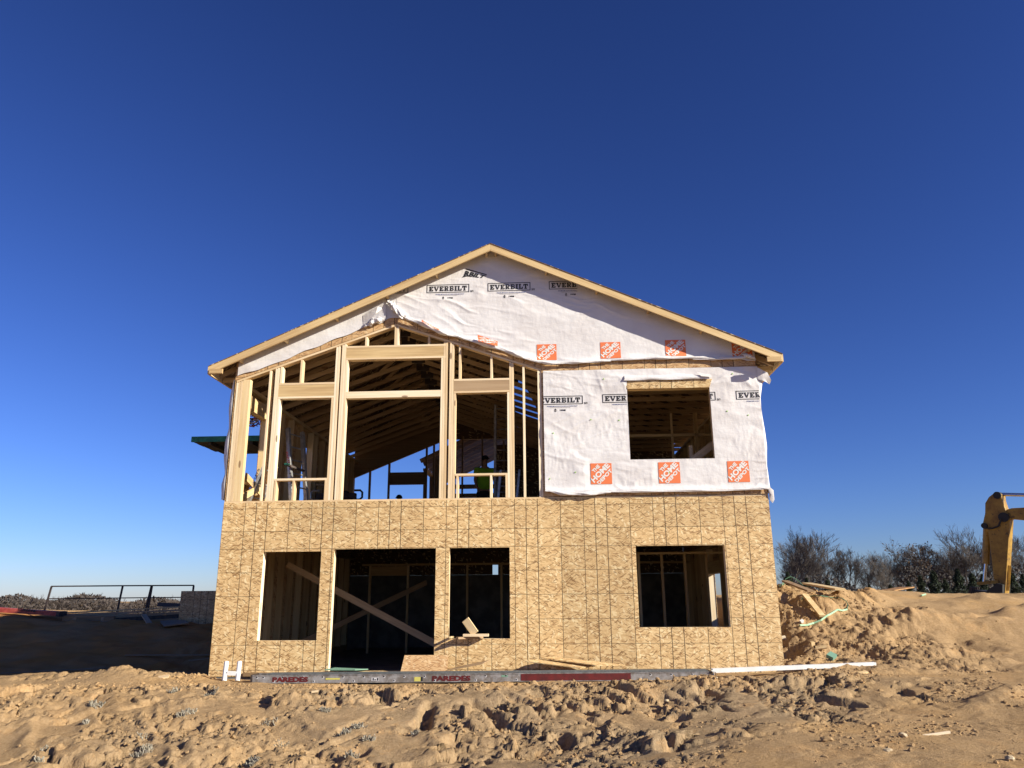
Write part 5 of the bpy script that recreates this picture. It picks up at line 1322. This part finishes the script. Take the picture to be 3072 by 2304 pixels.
chip(2464, 1945, .19, .16, .02, "flat pale wood offcut lying on the dirt right of the house corner", ang=-.3)
chip(2438, 1936, .07, .05, .06, "tiny pale wood cube right of the house corner", ang=.2)
chip(2496, 1980, .14, .12, .06, "tilted green-grey wood offcut above the white channel", 'greenedge', .7, tilt=.7)
chip(2588, 2020, .15, .08, .02, "pale triangular wood chip lying under the end of the white channel", ang=.4)
chip(2351, 1922, .08, .06, .05, "pale wood stub at the right foot of the house wall", 'stud', 0)
chip(2406, 1872, .07, .05, .05, "small white packet lying in a hollow of the right bank", 'vinyl', .3, "packet", .8)
chip(490, 2033, .17, .13, .02, "pale wood offcut lying left of the white bracket", 'stud', .3)
chip(945, 2078, .10, .03, .02, "small pale wood splinter below the left end of the grey plank", 'stud', .2)
rock(2000, 2105, .03, "white stone at the crest of the front bank")
rock(2710, 2210, .040, "pale lump of stone on the smooth sand left of the thin stick")
rock(2665, 2255, .036, "flat pale stone below the pale lump on the lower right sand")
chip(2808, 2206, .30, .02, .02, "straight thin stick lying on the smooth sand at the lower right", 'stud', .05, "stick")
rock(3030, 2280, .040, "stone near the bottom right corner of the sand")
rock(2478, 2225, .055, "brown clod-like stone at the right foot of the front bank", 'sand')
sc_ = MB(); a, b = at(2660, 1772, 9.0), at(2720, 1762, 9.4)
board("rusty flat plate half buried on the crest of the right mound", a, b, .5, .03, 'leather', "rusty_plate", "plate")
# dry grey weeds on the front bank
WEED = [(610, 545), (830, 650), (730, 690), (900, 735), (780, 840), (1200, 690), (240, 600), (340, 720), (130, 880)]
wp = [(700 + x / 2.212, 1900 + y / 2.212) for x, y in WEED] + [(x / 2.536, 1650 + y / 2.536) for x, y in ((760, 1170), (720, 1200), (1320, 1090), (1600, 1130), (1430, 1270), (1370, 1290), (1080, 1440), (650, 1330), (330, 1560), (1120, 1530), (290, 1640), (1350, 1170), (1080, 1560), (1900, 1630))]
m = MB()
for px, py in wp:
    x, y = hit(px, py); R_ = rnd.uniform(.03, .085)
    for i in range(rnd.randint(25, 60)):
        a = rnd.random() * 6.28; r_ = R_ * math.sqrt(rnd.random()); cx, cyy = x + r_ * math.cos(a) * 1.4, y + r_ * math.sin(a) * .9; z = gz(cx, cyy)
        tip = Vector((cx + rnd.uniform(-.03, .03), cyy + rnd.uniform(-.03, .03), z + rnd.uniform(.015, .055)))
        m.tube([(cx, cyy, z - .01), tip], [.004, .006], 3); q_ = .009
        m.add([tip + Vector((rnd.uniform(-1, 1), rnd.uniform(-1, 1), rnd.uniform(-1, 1))) * q_ for _ in range(4)], [(0, 1, 2), (0, 2, 3), (0, 3, 1), (1, 3, 2)])
tag(m.build("dry_weeds", M['lichen']), kind="stuff")
# a lone dry stem
a = on_bank(1740, 2085, 0); tag(MB().tube([a, a + Vector((.10, .02, .10)), a + Vector((.20, .03, .17))], .004, 4).build("dry_stem", M['steel']), "thin dark dry stem sticking out of the front bank crest", "stem")

# ------------------------------------------------------------------ excavator
def v2(x, y, Y=15.0): p = at(2860 + x / 4.608, 1440 + y / 4.608, Y); return (p.x, p.z)
ex = thing("excavator", "weathered yellow excavator with its stick hanging down at the right edge", "excavator", (22.05, 15.2, 1.1))
pl = [v2(*p) for p in ((640, 1370), (712, 1390), (742, 1562), (792, 1578), (832, 620), (832, 560), (760, 370), (735, 290), (720, 200), (660, 160), (620, 185), (560, 230), (515, 310), (515, 450), (485, 600), (500, 635), (560, 720), (600, 1000))]
MB().prism(pl, 15.0, 15.42).build("stick", M['yellow'], ex, bevel=.02)
for yy in (15.10, 15.21, 15.32):
    p0, p1 = v2(818, 1180), v2(800, 1530); MB().bar((p0[0], yy, p0[1]), (p1[0], yy, p1[1]), .02, .03).build("wear_bar", M['yellow'], ex)
for q_, y0_, y1_, r_ in (((672, 215), 14.95, 15.47, .13), ((760, 520), 14.93, 15.5, .17), ((517, 622), 14.9, 15.5, .10)):
    p0 = v2(*q_); MB().tube([(p0[0], y0_, p0[1]), (p0[0], y1_, p0[1])], r_, 16).build("pivot_pin", M['rubber'], ex)
a, b, c_ = v2(520, 640), v2(510, 1150), v2(488, 1440)
MB().tube([(a[0], 15.2, a[1]), (b[0], 15.2, b[1])], .125, 12).build("bucket_cylinder", M['yellow'], ex); MB().tube([(b[0], 15.2, b[1]), (c_[0], 15.2, c_[1])], .05, 10).build("cylinder_rod", M['chrome'], ex)
a, b = v2(715, 200), v2(1500, 285); MB().tube([(a[0], 15.2, a[1]), (b[0], 15.2, b[1])], .065, 10).build("cylinder_rod", M['chrome'], ex)
m = MB(); m.tube([(v2(520, 655)[0], 14.95, v2(520, 655)[1]), (v2(620, 665)[0], 14.94, v2(620, 665)[1]), (v2(700, 640)[0], 14.93, v2(700, 640)[1]), (v2(740, 540)[0], 14.92, v2(740, 540)[1])], .03, 6); m.build("hydraulic_hose", M['rubber'], ex)
bp = [v2(*p) for p in ((760, 420), (760, 540), (830, 545), (977, 568), (2500, 1000), (3300, 1560), (3300, 1360), (2600, 700), (1300, 400), (977, 402), (850, 400))]
MB().prism(bp, 15.05, 15.38).build("boom", M['yellow'], ex, bevel=.02)
bx = v2(600, 1450); 
bk_ = [(bx[0] - .50, 1.28), (bx[0] - .45, .95), (bx[0] - .1, .75), (bx[0] + .35, .85), (bx[0] + .45, 1.45), (bx[0] + .28, 1.50), (bx[0] - .1, 1.22)]
MB().prism(bk_, 14.8, 15.6).build("bucket", M['rubber'], ex); MB().bar((bx[0] - .45, 15.2, 1.50), (bx[0] + .25, 15.2, 1.56), .3, .10).build("bucket_link", M['yellow'], ex)
for i in range(5):
    MB().bar((bx[0] - .58, 14.84 + .18 * i, 1.38), (bx[0] - .68, 14.84 + .18 * i, 1.16), .05, .07).build("bucket_tooth", M['steel'], ex)
X0 = 28.2
MB().box(X0, X0 + 3.4, 13.9, 16.6, 2.05, 3.15).build("body", M['yellow'], ex, bevel=.06); MB().box(X0 + .1, X0 + 1.4, 13.9, 14.9, 3.16, 4.1).build("cab", M['yellow'], ex, bevel=.08)
MB().box(X0 + .25, X0 + 1.25, 13.885, 13.9, 3.25, 3.95).build("window", M['rubber'], ex)
for y in (13.9, 16.1):
    m = MB(); tp_ = [(X0 - .3, 1.15), (X0 + 3.3, 1.15), (X0 + 3.7, 1.5), (X0 + 3.4, 1.95), (X0 - .4, 1.95), (X0 - .7, 1.5)]; m.prism(tp_, y, y + .5); m.build("track", M['rubber'], ex)
MB().box(X0 + .8, X0 + 2.4, 14.5, 16.0, 1.7, 2.04).build("turntable", M['steel'], ex)

ex.rotation_euler = (0, 0, math.radians(-46))
# ------------------------------------------------------------------ trees
def bare_tree(seed, h, spread, levels=5, mat=None, lean=0.0, leaves=False, thin=.004, k0=.022, kids=(3, 4)):
    r_ = random.Random(seed); tr = MB(); cr_ = MB(); tips = []
    def grow(m, p, d, L, rad, lv):
        n = 3 if lv > 1 else 2; pts_ = [p]; q_ = p.copy(); dd = d.copy()
        for i in range(n):
            dd = (dd + Vector((r_.gauss(0, .13), r_.gauss(0, .13), r_.gauss(.03, .08)))).normalized(); q_ = q_ + dd * (L / n); pts_.append(q_.copy())
        rr = [max(thin, rad * (1 - .45 * i / n)) for i in range(n + 1)]
        m.tube(pts_, rr, 5 if lv >= levels - 1 else 3, caps=False)
        if lv <= 0: tips.append(q_); return
        nk = r_.randint(*kids) + (1 if lv == levels else 0)
        for k_ in range(nk):
            t = r_.uniform(.35, 1.0) if k_ else 1.0; seg = min(n - 1, int(t * n)); bp_ = pts_[seg].lerp(pts_[seg + 1], t * n - seg)
            az = r_.random() * 6.28; sp__ = (r_.uniform(.25, .85) if k_ else r_.uniform(.05, .3)) * spread
            ax_ = dd.orthogonal().normalized(); ax_.rotate(Matrix.Rotation(az, 3, dd)); nd = (dd + ax_ * sp__ + Vector((0, 0, .12))).normalized()
            grow(cr_, bp_, nd, L * r_.uniform(.58, .80) * (1 if k_ else 1.05), rad * (.52 if k_ else .62), lv - 1)
    grow(tr, Vector((0, 0, -.3)), Vector((lean, 0, 1)).normalized(), h * .34, h * k0, levels)
    top_ = max(v_[2] for v_ in cr_.v); s_ = h / top_
    tr.v = [(a * s_, b * s_, c * s_) for a, b, c in tr.v]; cr_.v = [(a * s_, b * s_, c * s_) for a, b, c in cr_.v]
    lf = None
    if leaves:
        lf = MB()
        for q_ in tips:
            if r_.random() < .35:
                for _ in range(3):
                    c0 = q_ * s_ + Vector((r_.gauss(0, .10), r_.gauss(0, .10), r_.gauss(0, .10)))
                    lf.add([c0 + Vector((r_.gauss(0, .08), r_.gauss(0, .08), r_.gauss(0, .08))) for _ in range(3)], [(0, 1, 2)])
    return tr.mesh("trunk", mat), cr_.mesh("crown", mat), (lf.mesh("dead_leaves", M['deadleaf']) if lf else None)
def put_tree(kind, px, Y, top_py, label, cat="tree", group=None, rot=0.0, zb=None, name="bare_tree"):
    p = at(px, 1780, Y); zb = zb if zb is not None else .3
    t = at(px, top_py, Y); h = max(1.0, t.z - zb)
    tr, cr_, lf, h0 = kind; s_ = h / h0
    r_ = thing(name, label, cat, (p.x, Y, zb), group); r_.scale = (s_, s_, s_); r_.rotation_euler = (0, 0, rot)
    for nm, me_ in (("trunk", tr), ("crown", cr_), ("dead_leaves", lf)):
        if me_ is None: continue
        o = bpy.data.objects.new(nm, me_); COL.objects.link(o); o.parent = r_
    return r_
KR = [bare_tree(s_, 8, sp__, 6, M['bark'], ln, lv, .0095, .018, (3, 4)) + (8,) for s_, sp__, ln, lv in ((3, 1.0, 0, False), (8, 1.15, .1, False), (21, 1.3, -.35, True), (34, 1.1, .05, False))]
SP = [(1712, 1145, 0, "tall slim bare tree just right of the house, leftmost of the row"), (1738, 1160, 3, "slim bare tree beside the tallest one right of the house"), (1782, 1167, 1, "broad bare tree second clump from the house corner"),
      (1832, 1187, 3, "rounded bare tree between the house side clumps above the crossed planks"), (1868, 1200, 0, "small bare tree in the dip of the treeline above the wide plank"), (1905, 1200, 1, "low bare tree left of centre in the right treeline"), (1945, 1196, 3, "rounded fine-twigged bare tree in the middle of the right treeline"),
      (1985, 1176, 2, "crooked bare tree with clinging dead leaves leaning left"), (2022, 1168, 2, "crooked bare tree with clinging dead leaves, right one of the two"), (2062, 1200, 0, "short bare tree between the crooked pair and the big spreading tree"),
      (2100, 1140, 1, "big spreading bare tree left of the excavator stick"), (2136, 1150, 3, "bare tree directly behind the excavator stick"), (2192, 1155, 1, "bare tree at the right edge behind the excavator boom"), (2240, 1150, 0, "bare tree partly outside the right edge"),
      (1700, 1170, 1, "low wide bare tree peeping out at the house wall"), (1760, 1190, 0, "small bare tree filling the gap beside the slim tree"), (1808, 1192, 3, "small bare tree behind the broad second clump"), (1925, 1212, 0, "short bare tree just left of the rounded fine-twigged one"),
      (1965, 1205, 3, "short bare tree just right of the rounded fine-twigged one"), (2045, 1190, 1, "small bare tree filling the gap right of the crooked pair"), (2078, 1180, 3, "medium bare tree behind the left side of the big spreading tree"), (2165, 1175, 0, "medium bare tree just right of the excavator stick"), (2212, 1180, 3, "medium bare tree below the boom at the right edge")]
for i, (px, py, kk, lb) in enumerate(SP):
    put_tree(KR[kk], px * K3, 82 + (i * 7) % 17, (py - 13) * K3, lb, "tree", "bare trees beyond the right bank", rot=i * 1.3 if kk != 2 else (3.0 if px < 2000 else .2), zb=.0)
def evergreen(seed, h, w_):
    r_ = random.Random(seed); m = MB(); t = MB(); t.tube([(0, 0, -.3), (0, 0, h * .9)], [h * .022, .02], 6)
    for i in range(3600):
        z = h * (r_.random() ** .8) * .98 + .05; R_ = w_ * (1 - z / h) ** .7 * (.55 + .45 * r_.random()) * (.8 + .3 * math.sin(z * 5 + seed))
        a = r_.random() * 6.28; c0 = Vector((R_ * math.cos(a), R_ * math.sin(a), z)); q_ = .085
        m.add([c0 + Vector((r_.gauss(0, q_), r_.gauss(0, q_), r_.gauss(-.03, q_ * .7))) for _ in range(3)], [(0, 1, 2)])
    return t.mesh("trunk", M['bark']), m.mesh("crown", M['needles']), None
KE = [evergreen(s_, 4, 1.35) + (4,) for s_ in (5, 6, 9)]
EV = [(1705, 1235, "low dark evergreen at the house corner end of the treeline"), (1745, 1248, "low dark evergreen under the tallest bare tree"), (1790, 1252, "dark evergreen shrub under the broad bare tree"), (1965, 1255, "dark evergreen shrub left of the crooked bare trees"), (1992, 1243, "dark evergreen bush at the foot of the crooked bare trees"),
      (2022, 1232, "pointed dark evergreen beside the crooked bare trees"), (2045, 1250, "small dark evergreen right of the pointed one"), (2075, 1228, "tallest dark evergreen left of the excavator"), (2105, 1238, "dark evergreen close left of the excavator bucket"), (2128, 1240, "dark evergreen behind the excavator bucket"),
      (2160, 1242, "dark evergreen behind the excavator stick"), (2192, 1236, "dark evergreen right of the excavator stick"), (2215, 1240, "dark evergreen at the right edge below the boom"), (1880, 1262, "tiny evergreen in the dip of the treeline"), (1925, 1262, "tiny evergreen under the rounded bare trees")]
for i, (px, py, lb) in enumerate(EV): put_tree(KE[i % 3], px * K3, 62 + (i * 5) % 9, py * K3, lb, "evergreen", "evergreens at the foot of the right treeline", rot=i * 1.1, zb=.0, name="evergreen_tree")
und = MB(); r_ = random.Random(77)                      # dense dark brush at the foot of the treeline
for i in range(9000):
    px = r_.uniform(1690, 2230) * K3; Y_ = r_.uniform(70, 100); p = at(px, 1780, Y_)
    hh = 2.3 + .9 * math.sin(px * .021) + (.9 if px > 1950 * K3 else 0); z = r_.random() ** .8 * hh; q_ = .12
    und.add([Vector((p.x, Y_, z)) + Vector((r_.gauss(0, q_), r_.gauss(0, q_), r_.gauss(0, q_))) for _ in range(3)], [(0, 1, 2)])
tag(und.build("brush", M['brush']), kind="stuff")
pw = thing("power_line", "faint power line wires crossing behind the right treeline", "power line", (35, 120, 3))
for k_ in range(4):
    a, b = at(1980 * K3, (1222 + k_ * 9) * K3, 120), at(2260 * K3, (1230 + k_ * 7) * K3, 120); MB().tube([a, a.lerp(b, .5) + Vector((0, 0, -.3)), b], .03, 4).build("wire", M['steel'], pw)
for x_ in (1975, 2262):
    p = at(x_ * K3, 1222 * K3, 120); MB().tube([(p.x, 120, -1), (p.x, 120, p.z + .5)], .14, 6).build("pole", M['aged_shaded'], pw)
# far tree line on the left
KF = [bare_tree(s_, 7, 1.15, 4, M['barkfar'], 0, False, .014, .020, (3, 5)) + (7,) for s_ in (51, 52, 53)]
fi = 0
for px in list(range(-60, 470, 15)):
    base = 1293 + 9 * math.sin(px * .045) + 5 * math.sin(px * .13)
    if 170 < px < 215: base -= 18
    if px > 215: base += 3
    if px > 440: continue
    what = "left edge" if px < 60 else ("red scaffold plank" if px < 105 else ("guard rail's left bay" if px < 260 else ("guard rail's middle bay" if px < 320 else "dark bundle")))
    put_tree(KF[fi % 3], px * K3, 170 + (fi * 37) % 60, base * K3, "small distant bare tree in the far treeline on the left", "tree", "bare trees in the far left treeline", rot=fi * 2.1, zb=-4.4); fi += 1
fw = MB(); r_ = random.Random(78)
for i in range(16000):
    px = r_.uniform(-150, 480) * K3; Y_ = r_.uniform(165, 235); p = at(px, 1780, Y_)
    hh = 1.9 + .8 * math.sin(px * .03) + (1.0 if px < 260 * K3 else 0); z = -4.6 + r_.random() ** .8 * (hh + 3.2); q_ = .34
    fw.add([Vector((p.x, Y_, z)) + Vector((r_.gauss(0, q_), r_.gauss(0, q_), r_.gauss(0, q_))) for _ in range(3)], [(0, 1, 2)])
tag(fw.build("far_brush", M['farbrush']), kind="stuff")
